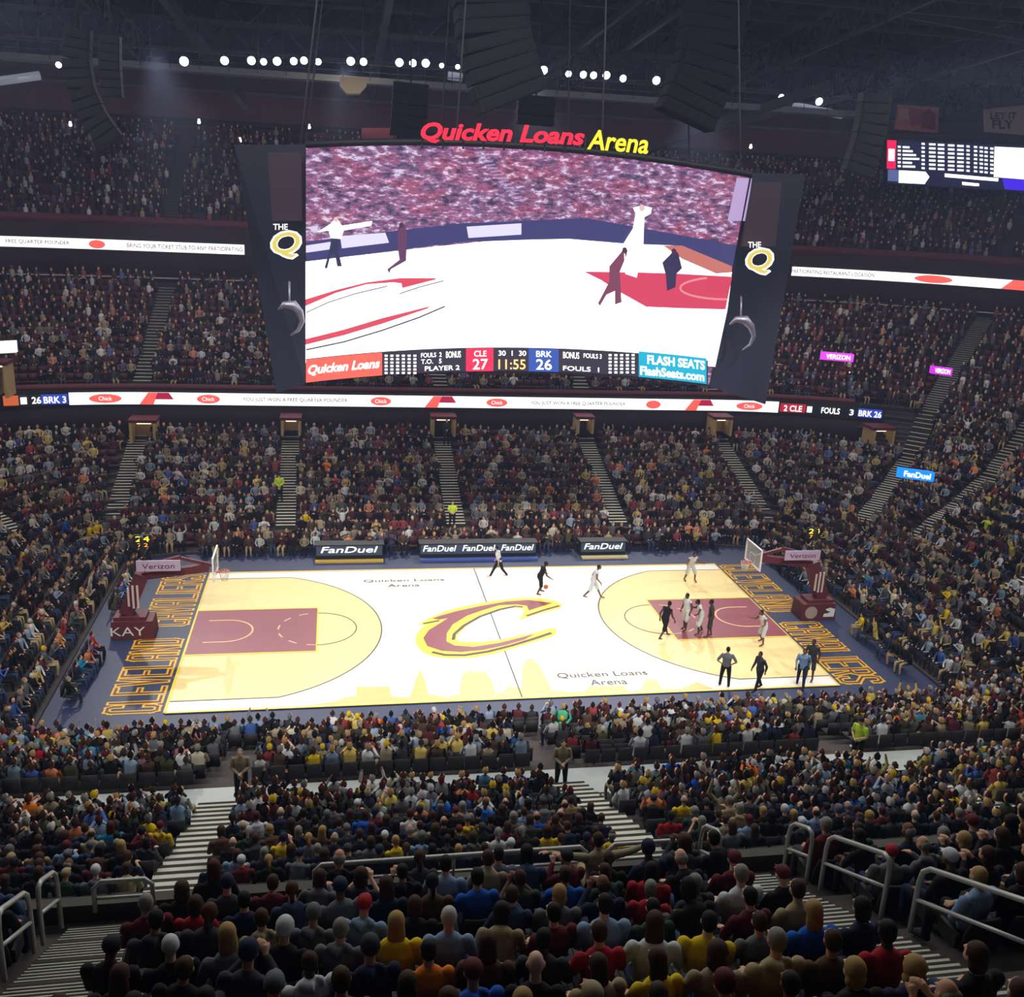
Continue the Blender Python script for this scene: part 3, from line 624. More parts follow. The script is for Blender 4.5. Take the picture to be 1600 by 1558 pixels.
for x0, n in ((601, 6), (951, 5)):
    for i in range(n):
        for j in range(6): sm.append([(x0 + i * 9, bot(x0) - 32 + j * 5.4), (x0 + i * 9 + 4.5, bot(x0) - 32 + j * 5.4), (x0 + i * 9 + 4.5, bot(x0) - 29 + j * 5.4), (x0 + i * 9, bot(x0) - 29 + j * 5.4)])
spoly('screen_stat_rows', sm, W1, .08)
stext('FOULS  2', 658, 690, 24, 31, W1); stext('T.O.   5', 658, 690, 14, 21, W1); stext('BONUS', 697, 720, 22, 32, W1); stext('PLAYER 2', 664, 718, 3, 10, W1)
stext('BONUS', 880, 905, 22, 32, W1); stext('FOULS 3', 912, 940, 24, 31, W1); stext('FOULS  1', 880, 936, 3, 10, W1)
# side panels
def panel(name, pts, m, depth=.35):
    """pts: (px,py,Y) corners in order"""
    V = [tuple(atY(a, b_, Y)) for a, b_, Y in pts]; V2 = [(x * .995, y + depth, z) for x, y, z in V]; n = len(V)
    b = MB(); b.add(V + V2, [tuple(range(n)), tuple(range(2 * n - 1, n - 1, -1))] + [(i, n + i, n + (i + 1) % n, (i + 1) % n) for i in range(n)]); return jpart(name, b, m)
pl = panel('side_panel', [(366, 226, -1.5), (477, 226, -4.0), (477, 600, -4.0), (432, 614, -1.5)], M_JSIDE, 3.0)
pr = panel('side_panel', [(1173, 270, -4.0), (1258, 272, -1.5), (1196, 632, -1.5), (1110, 605, -4.0)], M_JSIDE, 3.0)
panel('inner_strip', [(418, 238, -4.3), (470, 238, -4.3), (470, 345, -4.3), (425, 345, -4.3)], mat('panel_strip', srgb(62, 44, 58), .6), .1)
panel('inner_strip', [(1178, 285, -4.5), (1222, 285, -4.5), (1212, 385, -4.5), (1160, 385, -4.5)], mat('panel_strip', srgb(62, 44, 58), .6), .1)
M_GOLDE = glow('logo_gold', srgb(235, 215, 110), 1.0); M_WE = glow('logo_white', (1, .98, .95), 1.3)
for cx, y0, y1, hw, th in ((447, 362, 403, 22, 350), (1187, 389, 428, 20, 378)):
    fn = lambda x, y: tuple(atY(x, -y, -5.05)); f2 = lambda x, y: tuple(atY(x, -y, -5.1))
    b = MB(); put_text(b, 'Q', fn, cx - hw, cx + hw, -y1, -y0, offset=.05, shear=.2); lgo = jpart('logo_letter', b, M_WE)
    b = MB(); put_text(b, 'Q', f2, cx - hw + 1, cx + hw - 1, -y1 + 1, -y0 - 1, offset=.012, shear=.2); jpart('logo_letter_fill', b, M_GOLDE, lgo)
    b = MB(); put_text(b, 'THE', fn, cx - hw + 2, cx - 2 + hw * .2, -th - 9, -th + 0, offset=.02); jpart('logo_word', b, M_WE)
# curved horn lamps on the end panels
for k, (x, y, sg) in enumerate(((452, 480, 1), (1158, 503, 1))):
    b = MB(); P = [tuple(atY(x + dx, y + dy, -5.2)) for dx, dy in ((-18, 4), (-8, -4), (6, -3), (16, 8), (20, 22), (14, 36), (2, 44))]
    b.tube(P, [.03, .12, .2, .16, .1, .07, .03], 8); b.tube([tuple(atY(x, y - 40, -4.9)), tuple(atY(x, y - 2, -5.2))], .04, 6)
    jpart('horn', b, mat('pewter', srgb(150, 145, 165), .35, .6))
# top sign letters
b = MB(); tb = lambda x, y: tuple(atY(x, -(y) + 0, -5.4))
base = lambda x: 219 + (x - 658) * .049 - 8 * 4 * max(0, ((x - 640) / 400)) * (1 - (x - 640) / 400) * .6 + 4
b = MB(); put_text(b, 'Quicken Loans', lambda x, y: tuple(atY(x, base(x) - y, -5.4)), 659, 912, 0, 30, offset=.035, shear=.25); o = jpart('sign_letters', b, glow('sign_red', (1, .01, .05), 1.3)); o['label'] = 'glowing red letters'
b = MB(); put_text(b, 'Arena', lambda x, y: tuple(atY(x, base(x) - y, -5.4)), 918, 1012, -1, 29, offset=.02, shear=.25); o = jpart('sign_letters', b, glow('sign_yellow', (1, .85, .02), 1.3)); o['label'] = 'glowing yellow letters'
b = MB()
for u in np.linspace(660, 1010, 12): b.beam(tuple(atY(u, base(u) + 10, -5.2)), tuple(atY(u, base(u) - 18, -5.2)), .06, .06)
jpart('sign_bracket', b, M_DARK)
for x in (-9, -3, 3, 9):
    for y in (-3.2, 3): b = MB(); b.tube([(x, y, 21.0), (x * .8, y, 34.5)], .035, 5); jpart('hoist_cable', b, M_STEEL)
b = MB(); P = [scr(478 + 695 * i / 12, 226 + 47 * i / 12 - 21 * 4 * (i / 12) * (1 - i / 12), .1) for i in range(13)]; b.tube(P, .14, 6); jpart('top_rim', b, M_DARK)

# ------------------------------------------------------------------ ribbon boards
def curve_fn(T, z, dy, keepn=None):
    r = ring(z, T); t = np.gradient(r, axis=0); t /= np.linalg.norm(t, axis=1)[:, None]; inw = np.stack([t[:, 1], -t[:, 0]], 1); r = r + inw * dy
    s = np.concatenate([[0], np.cumsum(np.linalg.norm(np.diff(r, axis=0), axis=1))]); s -= np.interp(0, r[:, 0], s)
    def f(u, z, off=0.0):
        x = np.interp(u, s, r[:, 0]); y = np.interp(u, s, r[:, 1]); nx = np.interp(u, s, inw[:, 0]); ny = np.interp(u, s, inw[:, 1])
        return (float(x + nx * off), float(y + ny * off), float(z))
    return f
def band(b, f, u0, u1, z0, z1, off, thick=0, step=.8, mi=0):
    n = max(1, int(abs(u1 - u0) / step)); V = []; Fs = []
    us = np.linspace(u0, u1, n + 1)
    if not thick:
        for u in us: V += [f(u, z0, off), f(u, z1, off)]
        Fs = [(2 * i, 2 * i + 2, 2 * i + 3, 2 * i + 1) for i in range(n)]
    else:
        for u in us: V += [f(u, z0, off), f(u, z1, off), f(u, z1, off - thick), f(u, z0, off - thick)]
        for i in range(n):
            for c in range(4): Fs.append((4 * i + c, 4 * i + 4 + c, 4 * i + 4 + (c + 1) % 4, 4 * i + (c + 1) % 4))
        Fs += [(0, 1, 2, 3), tuple(4 * n + c for c in (3, 2, 1, 0))]
    b.add(V, Fs, mi)
M_RIBW = glow('ribbon_white', (1, .97, 1), 1.6, True); M_RIBT = glow('ribbon_text', srgb(95, 60, 85), .8); M_RIBR = glow('ribbon_red', (1, .12, .1), 1.1); M_RIBM = glow('ribbon_maroon', srgb(190, 25, 70), .9)
def text_band(f, s, u, h, z, m, parent, off=.14, name='ribbon_text', o2=.0, width=None):
    w_ = width or len(s) * h * .62; b = MB(); put_text(b, s, lambda x, y: f(x, y, off), u - w_ / 2, u + w_ / 2, z, z + h, offset=o2); return b.build(name, m, parent)
def ovalband(f, u, z, ru, rz, m, parent, name='ribbon_emblem', off=.12):
    b = MB(); b.add([f(u + ru * math.cos(a), z + rz * math.sin(a), off) for a in [2 * math.pi * i / 20 for i in range(20)]], [tuple(range(20))]); return b.build(name, m, parent)
f1 = curve_fn(TAB_L, 6.9, 1.0)
def u_of(f, px, z):
    us = np.linspace(-62, 62, 721); P = project(np.array([f(u, z) for u in us])); j = int(np.argmin(P[:360, 0])); k = 360 + int(np.argmax(P[360:, 0])); P = P[j:k + 1]; us = us[j:k + 1]; return float(np.interp(px, P[:, 0], us))
ZB, ZT = 6.05, 6.85
rb = MB(); UL, UR = u_of(f1, -60, 6.4), u_of(f1, 1382, 6.4)
band(rb, f1, UL, UR, ZB - .12, ZT + .12, 0, .25); rb = rb.build('ribbon_board', M_DARK); tag(rb, 'long lit ribbon board between the far lower stand and the middle tier', 'ribbon board')
b = MB(); u108, u1205 = u_of(f1, 108, 6.4), u_of(f1, 1216, 6.4); band(b, f1, u108, u1205, ZB, ZT, .05); b.build('ribbon_screen', M_RIBW, rb)
P_ = lambda px: u_of(f1, px, 6.4)
for px, w_ in ((165, 1.0), (326, .75), (595, .7), (776, .75), (1020, .55), (1170, 1.0)): ovalband(f1, P_(px), 6.45, w_, .3, M_RIBR, rb)
for px in (165, 326, 595, 776, 1170): text_band(f1, 'Chick', P_(px), .26, 6.33, M_RIBW, rb, .16, 'emblem_text')
for px in (245, 688, 1092):
    u = P_(px); b = MB(); b.add([f1(u - 1.1, ZB, .12), f1(u - .2, ZB, .12), f1(u + .1, ZT, .12), f1(u - .5, ZT, .12)], [(0, 1, 2, 3)]); b.build('ribbon_emblem', M_RIBR, rb)
    b = MB(); b.add([f1(u - .1, ZB + .35, .13), f1(u + 1.1, ZB + .35, .13), f1(u + .8, ZT, .13), f1(u + .1, ZT, .13)], [(0, 1, 2, 3)]); b.build('ribbon_emblem', M_RIBM, rb)
text_band(f1, 'YOU JUST WON A FREE QUARTER POUNDER', P_(462), .32, 6.28, M_RIBT, rb, width=P_(545) - P_(382), o2=.012)
text_band(f1, 'YOU JUST WON A FREE QUARTER POUNDER', P_(903), .32, 6.28, M_RIBT, rb, width=P_(976) - P_(828), o2=.012)
for x0, x1, c, e in ((5, 29, (230, 110, 60), .8), (64, 106, (40, 70, 190), 1.0), (1218, 1258, (190, 25, 55), .9), (1340, 1378, (40, 70, 190), 1.0)):
    b = MB(); band(b, f1, P_(x0), P_(x1), ZB + .08, ZT - .08, .08); b.build('ribbon_block', G('rb%d' % x0, c, e), rb)
for s, px in (('26', 57), ('BRK 3', 86), ('1', 37), ('2 CLE', 1238), ('1', 1264), ('FOULS', 1297), ('3', 1330), ('BRK 26', 1359)):
    text_band(f1, s, P_(px), .42, 6.22, M_RIBW, rb, .18, o2=.02)
def led_part(f, name, label, ua, ub, z0, z1, texts, emb):
    b = MB(); band(b, f, ua, ub, z0 - .12, z1 + .12, 0, .25); o = b.build('ribbon_board', M_DARK); tag(o, label, 'ribbon board', 'upper ribbon boards')
    b = MB(); band(b, f, ua + .1, ub - .1, z0, z1, .05); b.build('ribbon_screen', M_RIBW, o)
    for s, u, w_ in texts: text_band(f, s, u, (z1 - z0) * .42, z0 + (z1 - z0) * .3, M_RIBT, o, width=w_, o2=.012)
    for u, w_ in emb: ovalband(f, u, (z0 + z1) / 2, w_, (z1 - z0) * .42, M_RIBR, o)
    return o
f2 = curve_fn(TAB_L, 12.6, -.1); q = lambda px: u_of(f2, px, 15.3)
led_part(f2, 'l', 'lit ribbon board at left, beside the scoreboard', q(-90), q(384), 15.0, 15.75, [('FREE QUARTER POUNDER', q(60), q(105) - q(5)), ('BRING YOUR TICKET STUB TO ANY PARTICIPATING', q(290), q(380) - q(200))], [(q(152), .6)])
o = led_part(f2, 'r', 'lit ribbon board at right, beside the scoreboard', q(1235), q(1690), 15.0, 15.75, [('PARTICIPATING RESTAURANT LOCATION', q(1300), q(1370) - q(1240))], [(q(1458), 1.5)])
u = q(1590); b = MB(); b.add([f2(u - 1.2, 15.0, .12), f2(u + 2.5, 15.0, .12), f2(u + 2.5, 15.75, .12), f2(u - .4, 15.75, .12)], [(0, 1, 2, 3)]); b.build('ribbon_emblem', M_RIBR, o)

# ------------------------------------------------------------------ roof, trusses, catwalk, lamps, speakers
rf = MB(); rf.box((0, 12, 38.2), (150, 110, .3)); tag(rf.build('ceiling', mat('roof_deck', srgb(40, 42, 50), .9, noise=.2, nscale=.3)), 'dark roof deck', None, None, 'structure')
M_TRUSS = mat('truss_steel', srgb(78, 74, 82), .6, noise=.12, nscale=.6)
def truss(a, b, h, label, n=None, grp='roof trusses', wd=.28, m=None):
    a = Vector(a); b = Vector(b); L = (b - a).length; n = n or max(2, int(L / h)); up = Vector((0, 0, h)); r = empty('roof_truss', a); tag(r, label, 'roof truss', grp)
    m = m or M_TRUSS
    q = MB(); q.beam((0, 0, 0), b - a, wd, wd); q.build('lower_chord', m, r); q = MB(); q.beam(up, b - a + up, wd, wd); q.build('upper_chord', m, r)
    q = MB()
    for i in range(n):
        p = (b - a) * (i / n); p2 = (b - a) * ((i + 1) / n)
        q.beam(p + (up if i % 2 else Vector()), p2 + (Vector() if i % 2 else up), wd * .5, wd * .5); q.beam(p, p + up, wd * .4, wd * .4)
    q.build('web', m, r); return r
for i, (y, z) in enumerate(((22, 33.2), (30, 33.4), (38, 33.2), (46, 32.6), (54, 31.5))):
    truss((-58, y, z), (58, y, z), 2.4, 'long steel roof truss running side to side, number %s from the court' % ['one', 'two', 'three', 'four', 'five'][i])
for i, x in enumerate((-38, -24, 14, 27, 40, 53)):
    truss((x, 6, 33.0), (x, 56, 30.0), 2.2, 'steel roof truss running away from the camera, %s of six counting from the left' % ['first', 'second', 'third', 'fourth', 'fifth', 'last'][i], grp='cross trusses')
def brace(p, q_, Y1, Y2, w_, label):
    b = MB(); a = Vector(atY(*p, Y1)); c = Vector(atY(*q_, Y2)); b.beam(a, c, w_, w_ * 1.3); tag(b.build('roof_brace', M_TRUSS), label, 'roof beam', 'diagonal roof braces')
brace((245, -20), (385, 165), 30, 50, .55, 'diagonal roof beam at upper left, left of the octagonal speaker')
brace((612, -20), (580, 150), 30, 46, .5, 'steep roof beam above the octagonal speaker')
brace((1010, -10), (845, 120), 28, 38, .35, 'diagonal roof beam right of the central speaker stack')
brace((1300, 132), (1010, 232), 30, 44, .5, 'low slanting roof beam above the yellow sign letters')
brace((1330, 150), (1070, 212), 34, 46, .35, 'thin slanting roof beam at right')
brace((1610, 60), (1240, -10), 24, 26, .3, 'pipe crossing the upper right corner')
# catwalk with game lamps
cw = empty('catwalk', (2, 35.4, 27.9)); tag(cw, 'long lit catwalk carrying the row of game lamps under the roof', 'catwalk')
b = MB(); b.box((0, 0, -.1), (66, 1.6, .12)); b.box((0, -.75, .1), (66, .06, .35)); b.build('deck', mat('catwalk_grey', srgb(150, 155, 165), .5), cw)
b = MB()
for z in (.6, 1.1): b.tube([(-33, -.78, z), (33, -.78, z)], .035, 5)
for x in np.linspace(-33, 33, 34): b.tube([(x, -.78, 0), (x, -.78, 1.1)], .03, 4)
b.build('railing', M_TRUSS, cw)
for x in np.linspace(-30, 30, 9): b = MB(); b.tube([(x, .7, 0), (x, .7, 6)], .06, 5); b.build('hanger', M_TRUSS, cw)
def lamp_proto():
    r = empty('game_lamp'); b = MB(); b.tube([(0, .45, .1), (0, .1, .02), (0, -.12, -.05), (0, -.16, -.06)], [.12, .24, .34, .35], 14, cap=False); b.build('reflector', M_DARK, r)
    b = MB(); b.disc((0, -.13, -.05), .33, (0, -.94, -.34), 18); b.build('lens', glow('lamp_lens', (.86, .93, 1), 14), r)
    b = MB(); b.tube([(-.38, 0, 0), (-.38, .1, .5), (.38, .1, .5), (.38, 0, 0)], .025, 5); b.build('yoke', M_DARK, r); return r
def copy_tree(o, parent=None):
    c = o.copy(); C.objects.link(c); c.parent = parent
    for ch in o.children: copy_tree(ch, c)
    return c
lp = None
for i, (px, py, k) in enumerate(((92, 101, .7), (288, 95, 1.1), (351, 94, 1), (393, 94, 1), (412, 96, .8), (433, 95, 1), (459, 95, .9), (475, 94, .9), (497, 96, .8), (548, 95, 1), (568, 96, .9), (624, 97, 1), (645, 98, .9), (665, 98, 1), (690, 102, .6), (715, 104, .6), (806, 106, .5), (849, 109, 1.05), (888, 115, .8), (911, 116, .9), (927, 117, .9), (947, 117, 1), (973, 122, .9), (1025, 125, 1.05), (1220, 151, .75), (1279, 158, 1))):
    o = lp if lp and False else (lamp_proto() if lp is None else copy_tree(lp)); lp = lp or o
    o.location = atY(px, py, 34.6); o.scale = (k * .85,) * 3
    side = 'left of the central speaker stack' if px < 770 else 'right of the central speaker stack'
    cnt = ['leftmost', 'second', 'third', 'fourth', 'fifth', 'sixth', 'seventh', 'eighth', 'ninth', 'tenth', 'eleventh', 'twelfth', 'thirteenth', 'fourteenth', 'fifteenth', 'last'][i if px < 770 else i - 16]
    tag(o, 'glowing round game lamp, %s from the left %s' % (cnt, side), 'lamp', 'game lamps on the catwalk')
# strip light reflections painted as a faint glow on ducts beside the lamps
b = MB()
for i, (p, q_, lab) in enumerate((((-10, 128), (62, 118), 'pale lit duct at the upper left edge'), ((700, 118), (722, 121), 'short lit duct left of the central speakers'), ((1240, 165), (1316, 180), 'pale lit duct below the right-hand game lamps'))):
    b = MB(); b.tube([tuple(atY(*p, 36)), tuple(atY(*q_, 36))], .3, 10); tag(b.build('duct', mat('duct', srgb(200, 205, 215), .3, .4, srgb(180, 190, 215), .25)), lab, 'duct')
# small aisle lights on the back wall
dn = None
for i, (px, py) in enumerate(((110, 195), (311, 191), (483, 199), (375, 220), (1173, 230), (138, 98))):
    b = MB(); b.sphere((0, 0, 0), .14, 10, 6); b.cyl((0, 0, .18), .09, .16, 8)
    o = b.build('wall_lamp', glow('small_lamp', (1, .97, .92), 7)); o.location = atY(px, py, 51.5)
    tag(o, 'tiny white lamp on the back wall, %s' % ['above the left seats, leftmost', 'above the left seats, middle', 'left of the red sign letters', 'at the top left corner of the scoreboard', 'above the right edge of the scoreboard', 'between the two left speaker hangs'][i], 'lamp', 'small lamps of the back wall')
# speaker hangs
def speakers(label, pts, Y, wpx, n, depth=.7):
    """pts: px centre line from top to bottom"""
    W = [Vector(atY(x, y, Y)) for x, y in pts]; dist = abs(Y + 44); wd = wpx / F * dist
    d = [0]
    for i in range(1, len(W)): d.append(d[-1] + (W[i] - W[i - 1]).length)
    r = empty('speaker_array', W[0]); tag(r, label, 'speakers', 'hanging speaker arrays')
    for k in range(n):
        t0 = d[-1] * k / n; t1 = d[-1] * (k + 1) / n
        f = lambda t: Vector([float(np.interp(t, d, [w_[c] for w_ in W])) for c in range(3)]) - W[0]
        a, c = f(t0), f(t1); ax = (c - a); h = ax.length * .94; b = MB(); up = -ax.normalized(); tilt = math.atan2(k - n * .35, n) * .9
        b.box((0, 0, 0), (wd, depth, h), taper=.97)
        b.box((0, -depth / 2 - .01, 0), (wd * .86, .03, h * .8), mi=1)
        o = b.build('speaker_cabinet', [mat('speaker_black', srgb(15, 16, 22), .85), mat('speaker_grille', srgb(10, 11, 16), .8)], r)
        o.location = (a + c) / 2; q_ = up.to_track_quat('Z', 'Y').to_matrix().to_euler(); 
        xx = Vector((1, 0, 0)); zz = up; yy = zz.cross(xx).normalized(); xx = yy.cross(zz).normalized(); Mx = Matrix((xx, yy, zz)).transposed(); o.rotation_euler = Mx.to_euler()
    b = MB(); b.tube([(0, 0, 0), (0, 0, max(.5, 36 - W[0].z))], .05, 5); b.build('hoist_cable', M_DARK, r)
speakers('black curved speaker array hanging at the upper left', [(122, 45), (120, 95), (128, 140), (148, 185), (175, 222)], 10, 36, 12)
speakers('black straight speaker array behind the curved one at upper left', [(172, 55), (172, 100), (176, 152)], 16, 28, 7)
speakers('large black speaker stack hanging above the centre of the scoreboard', [(765, -60), (765, 0), (770, 60), (785, 115), (800, 160)], -2, 104, 10, 1.6)
speakers('black speaker array hanging just left of the red sign letters', [(642, 130), (640, 170), (636, 215)], 12, 52, 5)
speakers('black speaker pair hanging above the word Loans', [(838, 150), (835, 196)], 12, 56, 3)
speakers('tall curved black speaker array right of the lamp row', [(1125, -60), (1118, 0), (1108, 70), (1092, 130), (1068, 188)], 2, 92, 12, 1.2)
speakers('black speaker array hanging left of the right-hand stats board', [(1368, 145), (1362, 190), (1352, 232), (1338, 272)], 14, 50, 8)
b = MB(); P = [atY(x, y, 30) for x, y in ((531, 120), (573, 120), (573, 134), (562, 146), (542, 146), (531, 134))]
b.add([tuple(p) for p in P] + [(p[0], p[1] + 1.2, p[2]) for p in P], [tuple(range(6))[::-1], tuple(range(6, 12))] + [(i, (i + 1) % 6, 6 + (i + 1) % 6, 6 + i) for i in range(6)])
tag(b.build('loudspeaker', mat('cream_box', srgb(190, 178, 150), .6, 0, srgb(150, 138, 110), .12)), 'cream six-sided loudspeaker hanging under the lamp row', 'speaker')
# stats board at upper right
rbd = empty('stats_board', (46, 40, 24.5)); tag(rbd, 'lit statistics board hanging at the upper right', 'scoreboard')
s2 = lambda c, o=0: tuple(atY(1380 + c[0] / 7.27, 150 + c[1] / 7.27, 40 - o))
def rpart(name, polys, m, off, parent=rbd):
    b = MB()
    for pts in polys:
        V = [s2(p, off) for p in pts]; b.add(V, [tuple(range(len(pts)))])
    o = b.build(name, m, parent); o.matrix_parent_inverse = Matrix.Translation((-46, -40, -24.5)) if parent is rbd else Matrix.Identity(4); return o
hb = MB(); V0 = [s2(p) for p in ((35, 490), (2100, 580), (2100, 1120), (35, 1000))]; hb.add(V0 + [(x, y + .6, z) for x, y, z in V0], [(0, 1, 2, 3), (7, 6, 5, 4), (0, 4, 5, 1), (1, 5, 6, 2), (2, 6, 7, 3), (3, 7, 4, 0)])
hb = hb.build('board_case', mat('board_case', srgb(18, 18, 26), .6), rbd); hb.matrix_parent_inverse = Matrix.Translation((-46, -40, -24.5))
face = rpart('board_screen', [[(45, 500), (2090, 590), (2090, 1110), (45, 990)]], G('bd', (24, 28, 62), .8), .05)
rpart('screen_block', [[(45, 500), (150, 505), (140, 830), (40, 825)]], G('bdr', (235, 15, 80), 1.2), .08, face)
rpart('screen_block', [[(62, 600), (130, 603), (126, 740), (58, 735)]], W1, .1, face)
rpart('screen_block', [[(55, 835), (175, 840), (170, 970), (52, 965)]], G('bds', (90, 110, 165), .9), .08, face)
rpart('screen_block', [[(180, 845), (480, 860), (525, 920), (470, 1000), (175, 985)]], W1, .1, face)
rpart('screen_block', [[(1265, 575), (2000, 610), (2000, 980), (1255, 920)]], glow('bdw', (1, .96, .95), 1.5), .08, face)
rpart('screen_block', [[(1350, 935), (2000, 985), (2000, 1100), (1380, 1060)]], G('bdb', (60, 30, 220), 1.2), .08, face)
rpart('screen_block', [[(700, 880), (1310, 935), (1305, 970), (700, 920)]], W1, .1, face); rpart('screen_block', [[(895, 975), (1090, 995), (1088, 1025), (900, 1010)]], W1, .1, face)
rows = []
for j in range(6):
    y = 560 + 44 * j + 0; rows.append([(220, y + 8), (300 + (j * 37) % 120, y + 12), (300 + (j * 37) % 120, y + 36), (220, y + 32)]); rows.append([(165, y + 5), (200, y + 6), (200, y + 30), (165, y + 28)])
for i, x in enumerate((435, 520, 620, 735, 840, 945, 1030, 1095, 1150, 1215)):
    for j in range(7): y = 530 + 46 * j + i * 6; rows.append([(x, y), (x + (75 if i in (1, 2, 3, 4) else 38), y + 3), (x + (75 if i in (1, 2, 3, 4) else 38), y + 27), (x, y + 24)])
rpart('stat_rows', rows, glow('bdrow', (.85, .88, 1), 1.3), .1, face)
# banners
def banner(name, label, pts, m, art, Y=40.5):
    V = [Vector(atY(x, y, Y)) for x, y in pts]; b = MB(); b.add(V + [v + Vector((0, .06, 0)) for v in V], [(0, 1, 2, 3), (7, 6, 5, 4), (0, 4, 5, 1), (1, 5, 6, 2), (2, 6, 7, 3), (3, 7, 4, 0)]); o = b.build(name, m); tag(o, label, 'banner', 'hanging banners'); art(o); return o
def art1(o):
    for i, (c, P) in enumerate((((150, 55, 55), [(1420, 168), (1446, 172), (1444, 192), (1424, 198)]), ((180, 140, 120), [(1404, 172), (1419, 169), (1421, 186), (1403, 189)]), ((120, 35, 40), [(1440, 178), (1452, 170), (1462, 178), (1462, 203), (1440, 200)]))):
        b = MB(); b.add([tuple(atY(x, y, 40.4 - .02 * i)) for x, y in P], [tuple(range(len(P)))]); b.build('banner_patch', mat('patch%d' % i, srgb(*c), .8), o)
def art2(o):
    b = MB(); put_text(b, 'LET IT', lambda x, y: tuple(atY(x, -y, 40.4)), 1548, 1588, -186, -176, offset=.03); put_text(b, 'FLY', lambda x, y: tuple(atY(x, -y, 40.4)), 1551, 1583, -201, -188, offset=.03); b.build('banner_text', M_DARK, o)
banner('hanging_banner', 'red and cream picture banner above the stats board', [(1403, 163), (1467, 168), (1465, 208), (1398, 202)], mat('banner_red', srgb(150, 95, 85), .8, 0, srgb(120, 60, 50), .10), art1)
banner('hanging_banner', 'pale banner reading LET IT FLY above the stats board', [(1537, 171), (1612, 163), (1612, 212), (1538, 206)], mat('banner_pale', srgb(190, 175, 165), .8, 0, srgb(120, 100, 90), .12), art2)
banner('hanging_banner', 'small reddish banner behind the left of the red sign letters', [(565, 200), (616, 200), (616, 224), (565, 222)], mat('banner_dim', srgb(130, 60, 65), .8), lambda o: None, 48)

# lit signs and tunnels in the stands
def boxsign(label, p0, p1, h, Y, col, txt, e=1.6):
    a = Vector(atY(*p0, Y)); c = Vector(atY(*p1, Y)); zz = Vector((0, 0, h / F * (Y + 44))); t = c - a
    b = MB(); bk = Vector((0, .35, 0)); V = [a - zz / 2, c - zz / 2, c + zz / 2, a + zz / 2]; b.add(V + [v + bk for v in V], [(0, 1, 2, 3), (7, 6, 5, 4), (0, 4, 5, 1), (1, 5, 6, 2), (2, 6, 7, 3), (3, 7, 4, 0)])
    o = b.build('lit_sign', glow('sign_%d_%d_%d' % col, srgb(*col), e, True)); tag(o, label, 'sign', 'lit signs over the tunnels')
    b = MB(); put_text(b, txt, lambda x, y: tuple(a + t * x + zz * (y - .5) - Vector((0, .03, 0))), .12, .88, .22, .8, offset=.03); b.build('sign_text', M_LEDW, o); return o
boxsign('blue lit sign over the right corner aisle', (1406, 739), (1460, 746), 17, 8.5, (10, 110, 240), 'FanDuel', 2.2)
boxsign('purple lit sign over a tunnel right of the scoreboard', (1285, 556), (1334, 560), 13, 24, (190, 60, 200), 'VERIZON', 1.8)
boxsign('small purple lit sign over the right-hand tunnel', (1457, 578), (1488, 582), 13, 19, (170, 40, 190), 'VERIZON', 1.8)
boxsign('white lit sign at the left edge of the middle tier', (-30, 545), (24, 542), 17, 12, (240, 240, 240), 'TICKETS', 1.2)
boxsign('pair of white strip lights left of the scoreboard', (330, 334), (366, 334), 8, 44, (235, 240, 250), '=', 1.0)
def tunnel(label, c, wpx, hpx, Y, depth=1.6, m=None):
    k = (Y + 44) / F; p = Vector(atY(c[0], c[1], Y)); w_ = wpx * k; h = hpx * k; r = empty('entrance_tunnel', (p.x, p.y, p.z - h / 2)); tag(r, label, 'tunnel entrance', 'tunnel entrances in the stands')
    b = MB(); b.box((0, depth / 2, h / 2), (w_, .1, h)); b.build('back_wall', m or M_TAN, r)
    for s in (-1, 1): b = MB(); b.box((s * w_ / 2, 0, h / 2), (.16, depth, h)); b.build('side_wall', m or M_TAN, r)
    b = MB(); b.box((0, 0, h), (w_ + .3, depth, .2)); b.build('lintel', M_MAROON, r)
    b = MB(); b.box((0, -.1, h - .25), (w_ * .6, .2, .08)); b.build('tunnel_fill', glow('tunnel_fill', (1, .8, .5), 2.2, True), r)  # glow bar added under the lintel to brighten the tan walls
for a in (('tan tunnel below the right end of the lower ribbon board', (1372, 682), 36, 34, 19.5), ('tan tunnel below the wide purple sign', (1322, 600), 30, 52, 26), ('tan tunnel below the small purple sign', (1472, 618), 34, 56, 26),
          ('tan tunnel under the ribbon board at left', (226, 672), 34, 34, 22.2), ('narrow tan tunnel under the ribbon board, left of centre', (455, 664), 26, 26, 22.4), ('tan tunnel under the ribbon board at centre', (692, 664), 34, 30, 22.6), ('narrow tan tunnel under the ribbon board, right of centre', (911, 662), 24, 26, 22.6), ('tan tunnel under the ribbon board at right', (1124, 664), 28, 30, 22.4),
          ('dim lit doorway in the upper tier at far left', (103, 345), 26, 44, 43.5), ('dim lit doorway in the upper tier left of the scoreboard', (300, 335), 28, 26, 43), ('dim lit doorway in the upper tier right of the scoreboard', (1358, 388), 30, 34, 42.5), ('dim lit doorway in the upper tier at far right', (1520, 402), 26, 44, 42.5), ('tan tunnel at the left edge of the middle tier', (4, 592), 18, 50, 20)):
    tunnel(*a)

